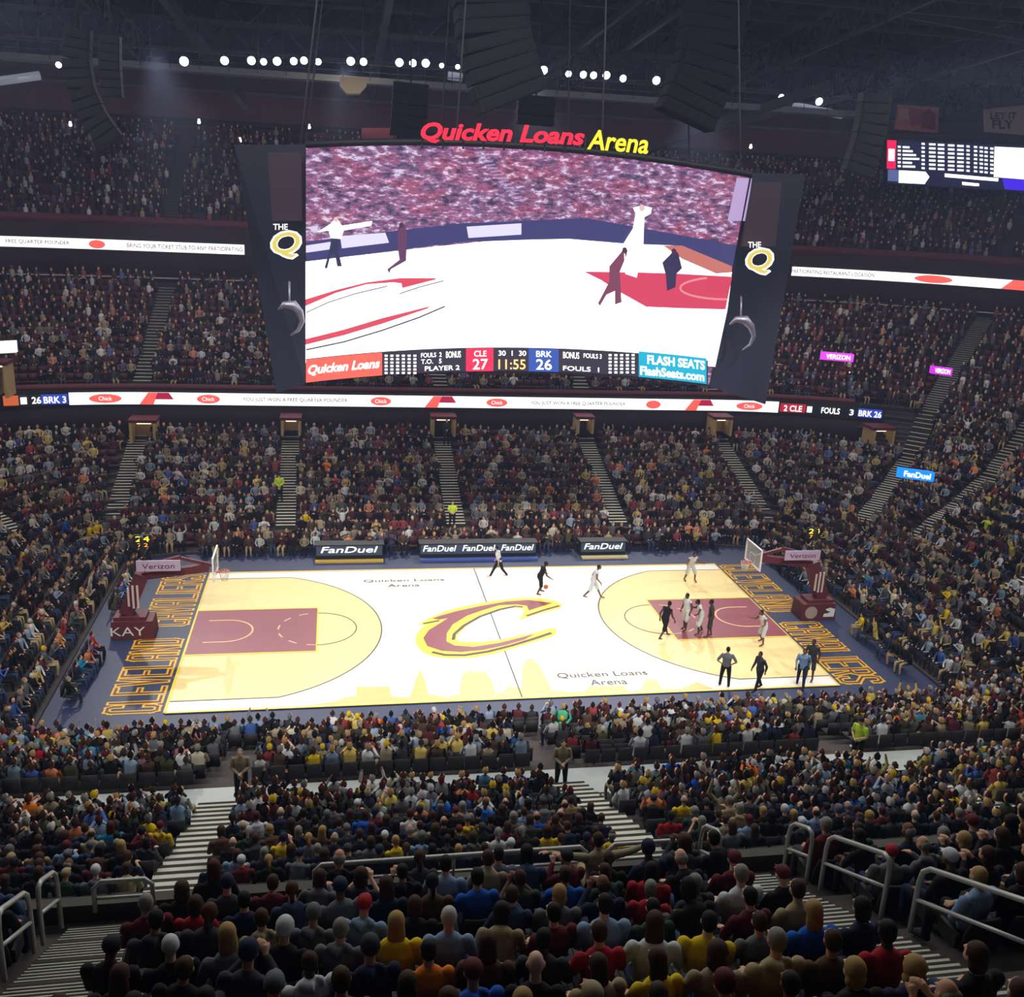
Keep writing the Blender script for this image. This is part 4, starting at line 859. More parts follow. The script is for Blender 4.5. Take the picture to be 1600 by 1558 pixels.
# ------------------------------------------------------------------ rails of the near tier
def bent_rail(x, y0, y1, label, hi=.95):
    zf = lambda y: NT0 + (-y - NTY) * NRISE / NDEP + .05
    r = empty('handrail', (x, (y0 + y1) / 2, zf((y0 + y1) / 2))); tag(r, label, 'handrail', 'aisle handrails'); o = Vector(r.location)
    def P(y, h): return Vector((x, y, zf(y) + h)) - o
    b = MB(); pts = [P(y0, 0), P(y0, hi * .75), P(y0 - .04, hi * .93), P(y0 - .16, hi)] + [P(y1 + .16, hi), P(y1 + .04, hi * .93), P(y1, hi * .75), P(y1, 0)]
    b.tube(pts, .034, 8); b.build('top_rail', M_RAIL, r)
    b = MB(); b.tube([P(y0, hi * .5), P(y1, hi * .5)], .026, 8); b.build('middle_rail', M_RAIL, r)
for x, spans, nm in ((-11.5, ((-31.6, -32.4), (-32.75, -33.8), (-34.2, -35.9)), 'left'), (-.68, ((-31.7, -32.4), (-32.8, -34.3), (-34.9, -36.8)), 'right'), (-2.0, ((-31.4, -32.1),), 'inner')):
    for i, (a, c) in enumerate(spans):
        bent_rail(x, a, c, 'brushed metal handrail of the %s foreground aisle, %s' % (nm, ['at the parapet', 'middle one', 'nearest the camera'][i] if nm != 'inner' else 'short, beside the parapet'))
def front_rail(x0, x1, y, z, label, bars=(0, -.28)):
    r = empty('guard_rail', ((x0 + x1) / 2, y, z)); tag(r, label, 'guard rail', 'parapet rails'); w_ = (x1 - x0) / 2; b = MB()
    b.tube([(-w_, 0, -.5), (-w_, 0, -.1), (-w_ + .1, 0, 0), (w_ - .1, 0, 0), (w_, 0, -.1), (w_, 0, -.5)], .035, 8); b.build('top_rail', M_RAIL, r)
    for h in bars[1:]: b = MB(); b.tube([(-w_, 0, h), (w_, 0, h)], .024, 6); b.build('lower_rail', M_RAIL, r)
    b = MB()
    for k in range(1, int(w_)): b.tube([(-w_ + 2 * w_ * k / int(w_), 0, -.5), (-w_ + 2 * w_ * k / int(w_), 0, 0)], .022, 6)
    if b.v: b.build('baluster', M_RAIL, r)
front_rail(-11.1, -10.3, -NTY - .05, NT0 + .72, 'short guard rail at the foot of the left foreground aisle')
front_rail(-8.0, -3.85, -NTY - .05, NT0 + .75, 'long guard rail on the near parapet, left of centre')
front_rail(-3.5, -2.1, -NTY - .05, NT0 + .75, 'guard rail on the near parapet beside the man standing in khaki')
b = MB()
for z, y, t in ((7.4, -27.95, .05), (7.05, -27.6, .05)): b.tube([(-24, y, z), (16, y, z)], t, 8)
tag(b.build('trim_6', M_RAIL), 'pale double ledge at the back of the near lower stand', None, None, 'structure')

# ------------------------------------------------------------------ people: one continuous body from capsules, remeshed
def cap_arrays(pts, rs, n=10):
    """closed tube with rounded ends; rs items are r or (rx, ry) with rx across x"""
    pts = [Vector(p) for p in pts]; P = []; Rr = []
    rs = [r if isinstance(r, tuple) else (r, r) for r in rs]
    d0 = (pts[0] - pts[1]).normalized(); d1 = (pts[-1] - pts[-2]).normalized()
    r0 = min(rs[0]); r1 = min(rs[-1])
    for k in (1, .8, .5): P.append(pts[0] + d0 * r0 * k); Rr.append((rs[0][0] * math.sqrt(max(.02, 1 - k * k)), rs[0][1] * math.sqrt(max(.02, 1 - k * k))))
    for p, r in zip(pts, rs): P.append(p); Rr.append(r)
    for k in (.5, .8, 1): P.append(pts[-1] + d1 * r1 * k); Rr.append((rs[-1][0] * math.sqrt(max(.02, 1 - k * k)), rs[-1][1] * math.sqrt(max(.02, 1 - k * k))))
    V = []; Fs = []
    for i, p in enumerate(P):
        t = (P[min(i + 1, len(P) - 1)] - P[max(i - 1, 0)]).normalized()
        x = Vector((1, 0, 0)); a = (x - t * x.dot(t))
        if a.length < .3: a = Vector((0, 1, 0)) - t * t.y
        a.normalize(); c = t.cross(a).normalized()
        for k in range(n):
            q = 2 * math.pi * k / n; V.append(p + a * math.cos(q) * Rr[i][0] + c * math.sin(q) * Rr[i][1])
    for i in range(len(P) - 1):
        for k in range(n): Fs.append((i * n + k, i * n + (k + 1) % n, (i + 1) * n + (k + 1) % n, (i + 1) * n + k))
    Fs.append(tuple(range(n - 1, -1, -1))); Fs.append(tuple((len(P) - 1) * n + k for k in range(n))); return V, Fs
def remesh(name, chains, vox=.014, dec=.35, smooth=4, ell=()):
    b = MB()
    for pts, rs in chains: b.add(*cap_arrays(pts, rs))
    for c, r in ell: b.sphere(c, r, 14, 10)
    me = b.mesh('tmp'); o = bpy.data.objects.new('tmp', me); C.objects.link(o)
    m = o.modifiers.new('r', 'REMESH'); m.mode = 'VOXEL'; m.voxel_size = vox
    m = o.modifiers.new('s', 'SMOOTH'); m.iterations = smooth; m.factor = .5
    m = o.modifiers.new('d', 'DECIMATE'); m.ratio = dec
    bpy.context.view_layer.update(); dg = bpy.context.evaluated_depsgraph_get(); r = bpy.data.meshes.new_from_object(o.evaluated_get(dg))
    bpy.data.objects.remove(o); bpy.data.meshes.remove(me); r.name = name; r.materials.clear()
    r.polygons.foreach_set('use_smooth', np.ones(len(r.polygons), bool)); return r
def lerp(a, b, t): return tuple(a[i] + (b[i] - a[i]) * t for i in range(3))
class Pose:
    """joints in metres; person faces +y, origin on the floor below the hips"""
    def __init__(s, hip, chest, neck, head, kn, an, el, wr, toe=None, hand=None, female=0, big=1.0):
        s.hip, s.chest, s.neck, s.head, s.kn, s.an, s.el, s.wr = hip, chest, neck, head, kn, an, el, wr
        s.toe = toe or [(a[0], a[1] + .17, a[2] - .05) for a in an]; s.hand = hand or [(w_[0] * .9, w_[1] + .09, w_[2] - .02) for w_ in wr]; s.big = big
        s.sh = [(s.chest[0] + q * .198 * big, s.chest[1], s.chest[2] + .07) for q in (-1, 1)]
        s.th = [(s.hip[0] + q * .1, s.hip[1] + .01, s.hip[2]) for q in (-1, 1)]
def fingers(w_, h, side):
    """five separate fingers closing from the palm"""
    d = (Vector(h) - Vector(w_)).normalized(); up = Vector((0, 0, 1)); sd = d.cross(up).normalized(); n = sd.cross(d).normalized(); pc = Vector(w_) + d * .075; ch = [([tuple(Vector(w_) + d * .01), tuple(Vector(w_) + d * .07)], [(.03, .022), (.04, .018)])]
    for k, (L, o) in enumerate(((.07, -.03), (.08, -.01), (.075, .011), (.058, .031))):
        p = pc + sd * o; ch.append(([tuple(p), tuple(p + d * L * .5 - n * .006), tuple(p + d * L * .85 - n * (.02 + .004 * k))], [.0095, .009, .008]))
    p = Vector(w_) + d * .03 - sd * side * -.03; ch.append(([tuple(p), tuple(p + sd * side * .022 + d * .03), tuple(p + sd * side * .028 + d * .055 - n * .01)], [.012, .011, .009]))
    return ch
def body_mesh(P, hi=True):
    B = P.big; ch = [([P.hip, lerp(P.hip, P.chest, .5), P.chest, (P.chest[0], P.chest[1], P.chest[2] + .06)], [(.15 * B, .1), (.14 * B, .095), (.16 * B, .1), (.12 * B, .08)]), ([lerp(P.chest, P.neck, .5), P.neck, lerp(P.neck, P.head, .6)], [.06, .052, .05])]
    for i in (0, 1):
        ch.append(([P.sh[i], lerp(P.sh[i], P.el[i], .5), P.el[i]], [.055 * B, .048, .04])); ch.append(([P.el[i], lerp(P.el[i], P.wr[i], .4), P.wr[i]], [.04, .037, .026]))
        ch.append(([P.th[i], lerp(P.th[i], P.kn[i], .5), P.kn[i]], [.088 * B, .075, .056])); ch.append(([P.kn[i], lerp(P.kn[i], P.an[i], .35), P.an[i]], [.054, .05, .036]))
        ch.append(([P.an[i], P.toe[i]], [(.04, .04), (.042, .025)]))
        ch += fingers(P.wr[i], P.hand[i], -1 if i == 0 else 1)
    h = P.head; f = 1
    ell = [(h, (.072, .09, .107)), ((h[0], h[1] + .03, h[2] - .055), (.056, .07, .06)), ((h[0], h[1] + .098, h[2] - .012), (.013, .02, .022)), ((h[0] - .074, h[1] - .005, h[2] - .01), (.013, .024, .032)), ((h[0] + .074, h[1] - .005, h[2] - .01), (.013, .024, .032)),
           ((h[0], h[1] + .088, h[2] - .052), (.026, .012, .009)), ((h[0], h[1] + .075, h[2] - .095), (.022, .02, .018)), ((h[0] - .03, h[1] + .082, h[2] + .022), (.022, .014, .007)), ((h[0] + .03, h[1] + .082, h[2] + .022), (.022, .014, .007))]
    me = remesh('body', ch, .0085 if hi else .013, .22 if hi else .3, 2, ell)
    # eyes and lips are colour areas of the same surface
    return me
def shirt_mesh(P, sleeve=1.0, hem=.0, hood=False):
    B = P.big; g = 1.0; ch = [([(P.hip[0], P.hip[1], P.hip[2] + .02 - hem), lerp(P.hip, P.chest, .5), P.chest, (P.chest[0], P.chest[1], P.chest[2] + .07)], [(.185 * B, .135), (.175 * B, .125), (.2 * B, .125), (.155 * B, .1)]), ([lerp(P.chest, P.neck, .35), lerp(P.chest, P.neck, .8)], [.09, .066])]
    for i in (0, 1):
        if sleeve > .6: ch.append(([P.sh[i], lerp(P.sh[i], P.el[i], .5), P.el[i]], [.068 * B, .062, .055])); ch.append(([P.el[i], lerp(P.el[i], P.wr[i], .5), lerp(P.el[i], P.wr[i], .92)], [.056, .05, .04]))
        elif sleeve > .1: ch.append(([P.sh[i], lerp(P.sh[i], P.el[i], .4), lerp(P.sh[i], P.el[i], .75)], [.068 * B, .064, .062]))
        else: ch.append(([P.sh[i], lerp(P.sh[i], P.el[i], .08)], [.068 * B, .06]))
    if hood: ch.append(([(P.neck[0] - .08, P.neck[1] - .06, P.neck[2] - .03), (P.neck[0], P.neck[1] - .1, P.neck[2] - .05), (P.neck[0] + .08, P.neck[1] - .06, P.neck[2] - .03)], [.055, .065, .055]))
    return remesh('shirt', ch, .015, .4, 4)
def trouser_mesh(P, short=False):
    B = P.big; ch = [([(P.hip[0], P.hip[1], P.hip[2] + .1), P.hip], [(.165 * B, .125), (.17 * B, .13)])]
    for i in (0, 1):
        ch.append(([P.th[i], lerp(P.th[i], P.kn[i], .5), P.kn[i]], [.108 * B, .095, .075 if not short else .092]))
        if not short: ch.append(([P.kn[i], lerp(P.kn[i], P.an[i], .4), lerp(P.kn[i], P.an[i], .95)], [.073, .066, .056]))
    return remesh('trousers', ch, .016, .4, 4)
def shoe_mesh(P):
    ch = []
    for i in (0, 1): ch.append(([lerp(P.an[i], P.toe[i], -.15), lerp(P.an[i], P.toe[i], .6), P.toe[i]], [(.048, .05), (.05, .04), (.045, .03)]))
    return remesh('shoes', ch, .012, .4, 3)
def hair_mesh(P, kind):
    x, y, z = P.head; ch = []; ell = []
    if kind == 'short': ell = [((x, y - .02, z + .025), (.09, .1, .105)), ((x, y - .045, z - .02), (.084, .07, .085))]
    elif kind == 'bob': ell = [((x, y - .02, z + .02), (.098, .108, .115)), ((x, y - .05, z - .07), (.1, .075, .1))]
    elif kind == 'long': ell = [((x, y - .02, z + .02), (.098, .108, .115))]; ch = [([(x, y - .05, z), (x, y - .075, z - .14), (x, y - .1, z - .3)], [(.095, .075), (.105, .06), (.07, .035)])]
    elif kind == 'curly': ell = [((x, y - .03, z + .02), (.108, .112, .118)), ((x, y - .06, z - .09), (.115, .08, .1))] + [((x + .085 * math.cos(k * 2.4), y - .06 + .05 * math.sin(k * 1.7), z - .13 + .012 * k), (.03,) * 3) for k in range(14)]
    elif kind == 'pony': ell = [((x, y - .015, z + .022), (.092, .103, .108))]; ch = [([(x, y - .1, z + .04), (x, y - .15, z - .05), (x, y - .13, z - .18)], [.03, .035, .015])]
    elif kind == 'beanie': ell = [((x, y - .012, z + .035), (.1, .112, .115)), ((x, y - .012, z + .01), (.104, .116, .035))]
    elif kind == 'cap': ell = [((x, y - .01, z + .035), (.096, .11, .095))]; ch = [([(x - .045, y + .1, z + .03), (x, y + .15, z + .02), (x + .045, y + .1, z + .03)], [(.03, .012)] * 3)]
    elif kind == 'receding': ell = [((x, y - .05, z - .005), (.09, .07, .085))]
    me = remesh('hair', ch, .012, .4, 2, ell)
    # cut away what would cover the face
    bm = bmesh.new(); bm.from_mesh(me)
    if kind not in ('cap', 'beanie', 'receding'):
        dl = [v for v in bm.verts if v.co.y > y + .035 and v.co.z < z + .045]; bmesh.ops.delete(bm, geom=dl, context='VERTS')
    hc_ = Vector(P.head)
    for v in bm.verts: v.co = hc_ + (v.co - hc_) * .92
    bm.to_mesh(me); bm.free(); return me
# seated poses
sit_k = [(-.13, .42, .5), (.13, .42, .5)]; sit_a = [(-.14, .42, .1), (.14, .42, .1)]
POSES = {
    'upright': Pose((0, 0, .52), (0, -.04, .9), (0, -.02, 1.07), (0, .03, 1.21), sit_k, sit_a, [(-.27, .02, .74), (.27, .02, .74)], [(-.13, .24, .62), (.13, .24, .62)]),
    'leaning': Pose((0, 0, .52), (0, .12, .86), (0, .19, 1.01), (0, .27, 1.13), sit_k, sit_a, [(-.26, .26, .64), (.26, .26, .64)], [(-.08, .42, .64), (.08, .42, .64)]),
    'crossed': Pose((0, 0, .52), (0, -.05, .9), (0, -.03, 1.07), (.01, .02, 1.21), sit_k, sit_a, [(-.25, .04, .7), (.25, .04, .7)], [(.08, .17, .78), (-.08, .19, .74)], hand=[(.18, .15, .8), (-.17, .18, .76)], big=1.1),
    'clapping': Pose((0, 0, .52), (0, -.01, .9), (0, .02, 1.07), (0, .07, 1.21), sit_k, sit_a, [(-.28, .12, .78), (.28, .12, .78)], [(-.07, .3, .98), (.07, .3, .98)], hand=[(-.02, .36, 1.06), (.02, .36, 1.06)]),
    'phone': Pose((0, 0, .52), (.02, .02, .88), (.02, .06, 1.05), (.02, .12, 1.17), sit_k, sit_a, [(-.27, .06, .72), (.25, .16, .7)], [(-.12, .26, .66), (.08, .34, .86)], big=.94),
}
HAIRS = ['short', 'short', 'long', 'beanie', 'cap', 'bob', 'curly', 'pony', 'receding']
LIB = {}
for pn, P in POSES.items():
    d = {'body': body_mesh(P), 'trousers': trouser_mesh(P), 'shoes': shoe_mesh(P), 'shirt_long': shirt_mesh(P), 'shirt_short': shirt_mesh(P, .5), 'shirt_hood': shirt_mesh(P, 1, .02, True)}
    for h in ('short', 'long', 'beanie', 'cap', 'bob', 'curly', 'pony', 'receding'): d['hair_' + h] = hair_mesh(P, h)
    for k, me in d.items():
        me.materials.append(M_SKIN if k == 'body' else M_HAIR if k.startswith('hair') else M_CLOTH)
    LIB[pn] = d
COL = dict(black=(22, 22, 26), navy=(28, 36, 66), grey=(104, 106, 112), charcoal=(54, 56, 62), white=(205, 208, 214), lightblue=(128, 156, 190), blue=(22, 88, 186), maroon=(96, 26, 38), red=(168, 28, 42), yellow=(225, 190, 25), orange=(236, 124, 28), brown=(88, 62, 46), tan=(168, 148, 112), green=(44, 74, 60), khaki=(150, 138, 112), teal=(30, 130, 170), purple=(92, 70, 120), pink=(190, 110, 125), lime=(200, 230, 60), mint=(80, 185, 150), cream=(210, 200, 170), denim=(52, 68, 100), olive=(78, 76, 50))
LIN = {k: srgb(*v) for k, v in COL.items()}
HC = dict(black=(16, 13, 12), brown=(66, 42, 26), blond=(176, 142, 88), grey=(140, 136, 130), white=(200, 198, 195), auburn=(74, 38, 26))
HL = {k: srgb(*v) for k, v in HC.items()}
SK = [srgb(*c) for c in ((215, 165, 138), (200, 150, 122), (225, 180, 155), (120, 80, 58), (84, 56, 42))]
def dress(root_loc, rz, pose, shirt, style, hair, hairc, skin, trou, label, cat, group, scale=1.0, shoes='black', rx=0):
    d = LIB[pose]; o = bpy.data.objects.new('person', d['body']); C.objects.link(o); o.location = root_loc; o.rotation_euler = (rx, 0, rz); o.scale = (scale,) * 3
    o.color = (*skin, 1)
    def ch(nm, me, col): c = bpy.data.objects.new(nm, me); C.objects.link(c); c.parent = o; c.color = (*col, 1); return c
    ch({'shirt_hood': 'hoodie', 'shirt_short': 'shirt', 'shirt_long': 'jacket', 'jersey': 'jersey'}[style], d[style], LIN[shirt]); ch('shorts' if style == 'jersey' else 'trousers', d['trousers'], LIN[trou])
    if hair != 'bald': ch(hair if hair in ('cap', 'beanie') else 'hair', d['hair_' + hair], hairc)
    if cat == 'person' and group != 'spectators in the near tier': ch('shoes', d['shoes'], LIN[shoes])
    tag(o, label, 'person', group); return o

# standing people: one library entry per pose
def stand_pose(step=0.0, lean=0.0, arms='down', crouch=0.0, wide=.12, big=1.0):
    hz = .96 - crouch; c = lean
    kn = [(-wide, .02 + crouch * .6 + step * .5, .52 - crouch * .4), (wide, .02 + crouch * .6 - step * .35, .5 - crouch * .4)]
    an = [(-wide * 1.15, step, .09 + (0 if step < .35 else .0)), (wide * 1.15, -step, .09 + (.1 if step > .3 else 0))]
    ch = (0, .0 + c, hz + .4 - c * .3); nk = (0, c * 1.35, hz + .57 - c * .35); hd = (0, c * 1.55 + .04, hz + .71 - c * .4); sz = ch[2] + .07
    if arms == 'down': el = [(-.27, c - .06 - step * .2, sz - .27), (.27, c - .06 + step * .2, sz - .27)]; wr = [(-.25, c + .06 - step * .5, sz - .5), (.25, c + .06 + step * .4, sz - .5)]; ha = [(a[0], a[1] + .02, a[2] - .1) for a in wr]
    elif arms == 'hips': el = [(-.38, c - .06, sz - .24), (.38, c - .06, sz - .24)]; wr = [(-.2, c + .06, sz - .42), (.2, c + .06, sz - .42)]; ha = [(-.13, c + .12, sz - .45), (.13, c + .12, sz - .45)]
    elif arms == 'guard': el = [(-.34, c + .1, sz - .2), (.34, c + .1, sz - .2)]; wr = [(-.48, c + .3, sz - .22), (.48, c + .3, sz - .2)]; ha = [(-.52, c + .38, sz - .16), (.52, c + .38, sz - .14)]
    elif arms == 'dribble': el = [(-.28, c, sz - .26), (.3, c + .06, sz - .26)]; wr = [(-.2, c + .2, sz - .34), (.34, c + .28, sz - .42)]; ha = [(-.16, c + .27, sz - .34), (.36, c + .36, sz - .47)]
    elif arms == 'wide': el = [(-.45, c, sz + .0), (.45, c, sz + .0)]; wr = [(-.7, c + .06, sz + .04), (.7, c + .06, sz + .04)]; ha = [(-.79, c + .07, sz + .05), (.79, c + .07, sz + .05)]
    elif arms == 'front': el = [(-.26, c + .02, sz - .26), (.26, c + .02, sz - .26)]; wr = [(-.06, c + .2, sz - .34), (.06, c + .22, sz - .36)]; ha = [(.02, c + .22, sz - .38), (-.02, c + .24, sz - .4)]
    return Pose((0, 0, hz), ch, nk, hd, kn, an, el, wr, hand=ha, big=big)
def make_lib(key, P, jersey):
    d = {'body': body_mesh(P, False), 'trousers': trouser_mesh(P, jersey), 'shoes': shoe_mesh(P)}
    if jersey: d['jersey'] = shirt_mesh(P, 0)
    else: d['shirt_short'] = shirt_mesh(P, .5); d['shirt_long'] = shirt_mesh(P, 1, .1)
    for h in ('short', 'cap', 'receding'): d['hair_' + h] = hair_mesh(P, h)
    for k, me in d.items(): me.materials.append(M_SKIN if k == 'body' else M_HAIR if k.startswith('hair') else M_CLOTH)
    LIB[key] = d
make_lib('st_run', stand_pose(.42, .12, 'down'), True); make_lib('st_guard', stand_pose(.12, .14, 'guard', .12, .2), True); make_lib('st_dribble', stand_pose(.16, .16, 'dribble', .1, .16), True)
make_lib('st_plain', stand_pose(.08, .02, 'down'), True); make_lib('so_walk', stand_pose(.3, .05, 'down'), False); make_lib('so_hips', stand_pose(.04, .0, 'hips', 0, .15), False)
make_lib('so_front', stand_pose(.03, .02, 'front'), False); make_lib('so_wide', stand_pose(.03, .0, 'wide'), False); make_lib('so_run', stand_pose(.42, .1, 'down'), False)
def foot(px, py, z=.04): p = atZ(px, py, z); return (float(p[0]), float(p[1]), z)
G_ = math.radians
def pl_(px, py, rz, pose, top, style, bot, skin, label, cat='player', sc=1.12, hairk='short', hc='black', shoe='white', z=.04, grp=None):
    o = dress(foot(px, py, z), G_(rz), pose, top, style, hairk, HL[hc], SK[skin], bot, label, cat, grp, sc, shoe); o.name = 'basketball_player' if cat == 'player' else 'referee' if cat == 'referee' else 'person'; o['category'] = cat; return o
pl_(842, 928, -80, 'st_dribble', 'black', 'jersey', 'black', 4, 'player in black uniform dribbling the ball above the centre logo')
pl_(925, 936, -100, 'st_run', 'white', 'jersey', 'white', 3, 'player in white uniform running just right of the dribbling player')
pl_(1077, 908, 190, 'st_guard', 'white', 'jersey', 'white', 3, 'player in white uniform with knees bent near the far sideline')
pl_(1036, 999, -60, 'st_run', 'black', 'jersey', 'black', 4, 'player in black uniform striding at the near end of the free throw line')
pl_(1070, 985, 110, 'st_plain', 'white', 'jersey', 'white', 4, 'player in white uniform standing in the right key, nearest the free throw line')
pl_(1094, 990, 80, 'st_guard', 'white', 'jersey', 'white', 4, 'player in white uniform pressed against a black uniform in the key')
pl_(1108, 996, 70, 'st_plain', 'charcoal', 'jersey', 'charcoal', 4, 'player in black uniform being guarded in the middle of the right key')
pl_(1191, 1006, 100, 'st_guard', 'white', 'jersey', 'white', 3, 'player in white uniform at the baseline edge of the right key')
pl_(1264, 1062, 140, 'st_plain', 'charcoal', 'jersey', 'charcoal', 4, 'player in dark uniform standing beside the man in light blue at the near right corner')
pl_(779, 903, 60, 'so_run', 'white', 'shirt_short', 'black', 0, 'referee in pale shirt and black trousers running along the far sideline', 'referee', 1.05)
pl_(1131, 1074, -20, 'so_hips', 'grey', 'shirt_short', 'black', 1, 'referee in grey shirt standing on the near right of the court, hands on hips', 'referee', 1.08)
pl_(1184, 1078, 110, 'so_walk', 'charcoal', 'shirt_long', 'black', 3, 'man in dark suit walking along the near sideline at right', 'person', 1.05, shoe='black')
pl_(1250, 1072, 150, 'so_walk', 'lightblue', 'shirt_long', 'navy', 3, 'man in light blue shirt at the near right corner of the court', 'person', 1.05, shoe='black')
b = MB(); b.sphere((0, 0, 0), .12, 18, 12); q = foot(853, 917, .45); o = b.build('basketball', mat('ball_orange', srgb(190, 95, 45), .6)); o.location = q; tag(o, 'orange basketball beside the dribbling player in black', 'ball')
b = MB()
for ax in (0, 1, 2): b.tube([tuple(np.roll((0, .121 * math.cos(a), .121 * math.sin(a)), ax)) for a in [2 * math.pi * i / 24 for i in range(25)]], .004, 4)
b.build('seam', M_DARK, o)
def std(px, py, z, rz, pose, top, style, bot, skin, label, hairk='short', hc='brown', sc=1.0):
    return pl_(px, py, rz, pose, top, style, bot, skin, label, 'person', sc, hairk, hc, 'black', z)
std(378, 1252, 2.7, 180, 'so_front', 'khaki', 'shirt_long', 'black', 0, 'man in khaki jacket facing the camera on the walkway, at the left aisle', hc='grey')
std(875, 1235, 2.7, 175, 'so_front', 'khaki', 'shirt_long', 'black', 0, 'man in khaki jacket facing the camera on the walkway, at the centre aisle', hc='brown')
std(1336, 1196, 2.7, 120, 'so_front', 'lime', 'shirt_short', 'black', 2, 'guard in neon yellow vest standing on the walkway at right', 'cap', 'black')
p = atY(437, 775, 16.9); pl = pl_(437, 784, 180, 'so_front', 'lime', 'shirt_long', 'black', 0, 'guard in neon yellow jacket on the far lower stand, second aisle from left', 'person', 1.0, 'cap', 'black', 'black', 2.0)
pl = pl_(706, 826, 180, 'so_front', 'lime', 'shirt_short', 'black', 0, 'guard in neon yellow vest at the foot of the central far aisle', 'person', .98, 'short', 'brown', 'black', 1.05)
std(697, 695, 4.0, 180, 'so_front', 'charcoal', 'shirt_long', 'black', 0, 'person in dark clothes standing before the central tunnel below the ribbon board')
LIB['sit_wide'] = {}
Pw = Pose((0, 0, .52), (0, .02, .9), (0, .05, 1.07), (0, .1, 1.2), sit_k, sit_a, [(-.45, .06, .98), (.45, .06, .98)], [(-.7, .14, 1.0), (.7, .14, 1.0)], hand=[(-.79, .16, 1.0), (.79, .16, 1.0)])
LIB['sit_wide'] = {'body': body_mesh(Pw, False), 'trousers': trouser_mesh(Pw), 'shoes': shoe_mesh(Pw), 'shirt_long': shirt_mesh(Pw), 'hair_short': hair_mesh(Pw, 'short')}
for k, me in LIB['sit_wide'].items(): me.materials.append(M_SKIN if k == 'body' else M_HAIR if k.startswith('hair') else M_CLOTH)
WX = float(atZ(932, 1440, NT0)[0])
dress((WX, -NTY - .68, NT0), 0, 'sit_wide', 'khaki', 'shirt_long', 'short', HL['brown'], SK[0], 'tan', 'person in khaki shirt seated at the near parapet rail with both arms stretched wide', 'person', None, 1.05)

# ------------------------------------------------------------------ spectators
STD = {'near': dict(black=36, navy=16, charcoal=16, grey=10, maroon=6, blue=2, red=2, brown=6, white=4, lightblue=3, tan=4, green=3, yellow=.4, denim=4, khaki=2),
       'low': dict(black=22, charcoal=12, navy=10, grey=11, white=9, lightblue=6, maroon=7, brown=7, tan=7, yellow=4, red=2.5, orange=1.2, blue=3, olive=4, cream=3, teal=1, purple=1, pink=1),
       'far': dict(black=18, charcoal=9, maroon=14, brown=16, tan=12, grey=10, white=7, lightblue=4, yellow=3, navy=6, red=3, orange=1.5, blue=2.5, olive=4, cream=4, purple=2),
       'up': dict(black=26, maroon=22, brown=10, charcoal=12, navy=8, grey=7, white=5, red=4, purple=3, tan=4, blue=2, orange=1)}
def pick(rng, d):
    k = list(d); return rng.choices(k, [d[i] for i in k])[0]
class Spot:
    __slots__ = ('x', 'y', 'z', 'rz', 'row', 'tier', 'px', 'py', 'occ', 'seat', 'shirt', 'hair')
spots = []
def add_spot(x, y, z, rz, row, tier, occ, seat=True):
    s = Spot(); s.x, s.y, s.z, s.rz, s.row, s.tier, s.occ, s.seat = x, y, z, rz, row, tier, occ, seat; s.shirt = s.hair = None; spots.append(s)
rg = random.Random(11)
def fill(rings, tier_of, sp, occ, keep, nearfn=None):
    for k in range(len(rings) - 1):
        z, a = rings[k]; _, c = rings[k + 1]; m = a * .42 + c * .58; t = np.diff(m, axis=0); L = np.linalg.norm(t, axis=1); S = np.concatenate([[0], np.cumsum(L)]); n = int(S[-1] / sp); off = rg.random() * sp
        P0 = project(np.column_stack([m, np.full(len(m), z + 1.0)]))
        for i in range(n):
            s = off + i * sp
            if s >= S[-1]: break
            j = min(np.searchsorted(S, s) - 1, len(L) - 1); j = max(j, 0); f = (s - S[j]) / max(L[j], 1e-6)
            x, y = m[j] + t[j] * f
            if not keep(x, y, z) or in_aisle(x, y, z): continue
            q = project(np.array([x, y, z + 1.0]))
            if (np.array([x, y, z]) - CAMP) @ RM[:, 2] > -1 or not (-160 < q[0] < 1760 and q[1] < 1700): continue
            d = t[j] / max(L[j], 1e-6); inx, iny = d[1], -d[0]
            add_spot(float(x), float(y), z, math.atan2(iny, inx) - math.pi / 2, k, tier_of(x, y, z), rg.random() < occ(x, y, z))
def tierL(x, y, z): return 'low' if y < 2 or abs(x) > 30 else 'far'
def occL(x, y, z):
    if y < -9 and -2.2 < x < 3 and -17 < y < -11: return .55
    return .93
fill(RL, tierL, .54, occL, lambda x, y, z: keepL(x, y, z) and not (y < -9 and 2.5 < z < 2.7) and not (abs(x) < 18.6 and abs(y) < 9.9) and not (z > 3.8 and y > -9 and abs(x) < 33.5) and not (y > 0 and z < .5 and (abs(x + 6.9) < 2.2 or -3.2 < x < 4.3 or 6.3 < x < 9.7) and y < 10.9))
fill(RL2, lambda x, y, z: 'low', .54, lambda x, y, z: .9, lambda x, y, z: abs(x) > 33.5)
fill(RM_, lambda x, y, z: 'up', .55, lambda x, y, z: .8, lambda x, y, z: True)
fill(RU, lambda x, y, z: 'up', .56, lambda x, y, z: .72, lambda x, y, z: True)
for s in (-1, 1):   # baseline chairs
    for yy in list(np.arange(2.2, 9.6, .62)) + list(np.arange(-6.5, -2, .66)): add_spot(s * (18.1 + rg.uniform(-.06, .06)), float(yy), 0, math.pi / 2 * s, 0, 'low', rg.random() < .88)
for xx in np.arange(-15, 16, .62):   # far bench row behind the tables
    add_spot(float(xx), 10.55, 0, math.pi, 0, 'far', rg.random() < .9)
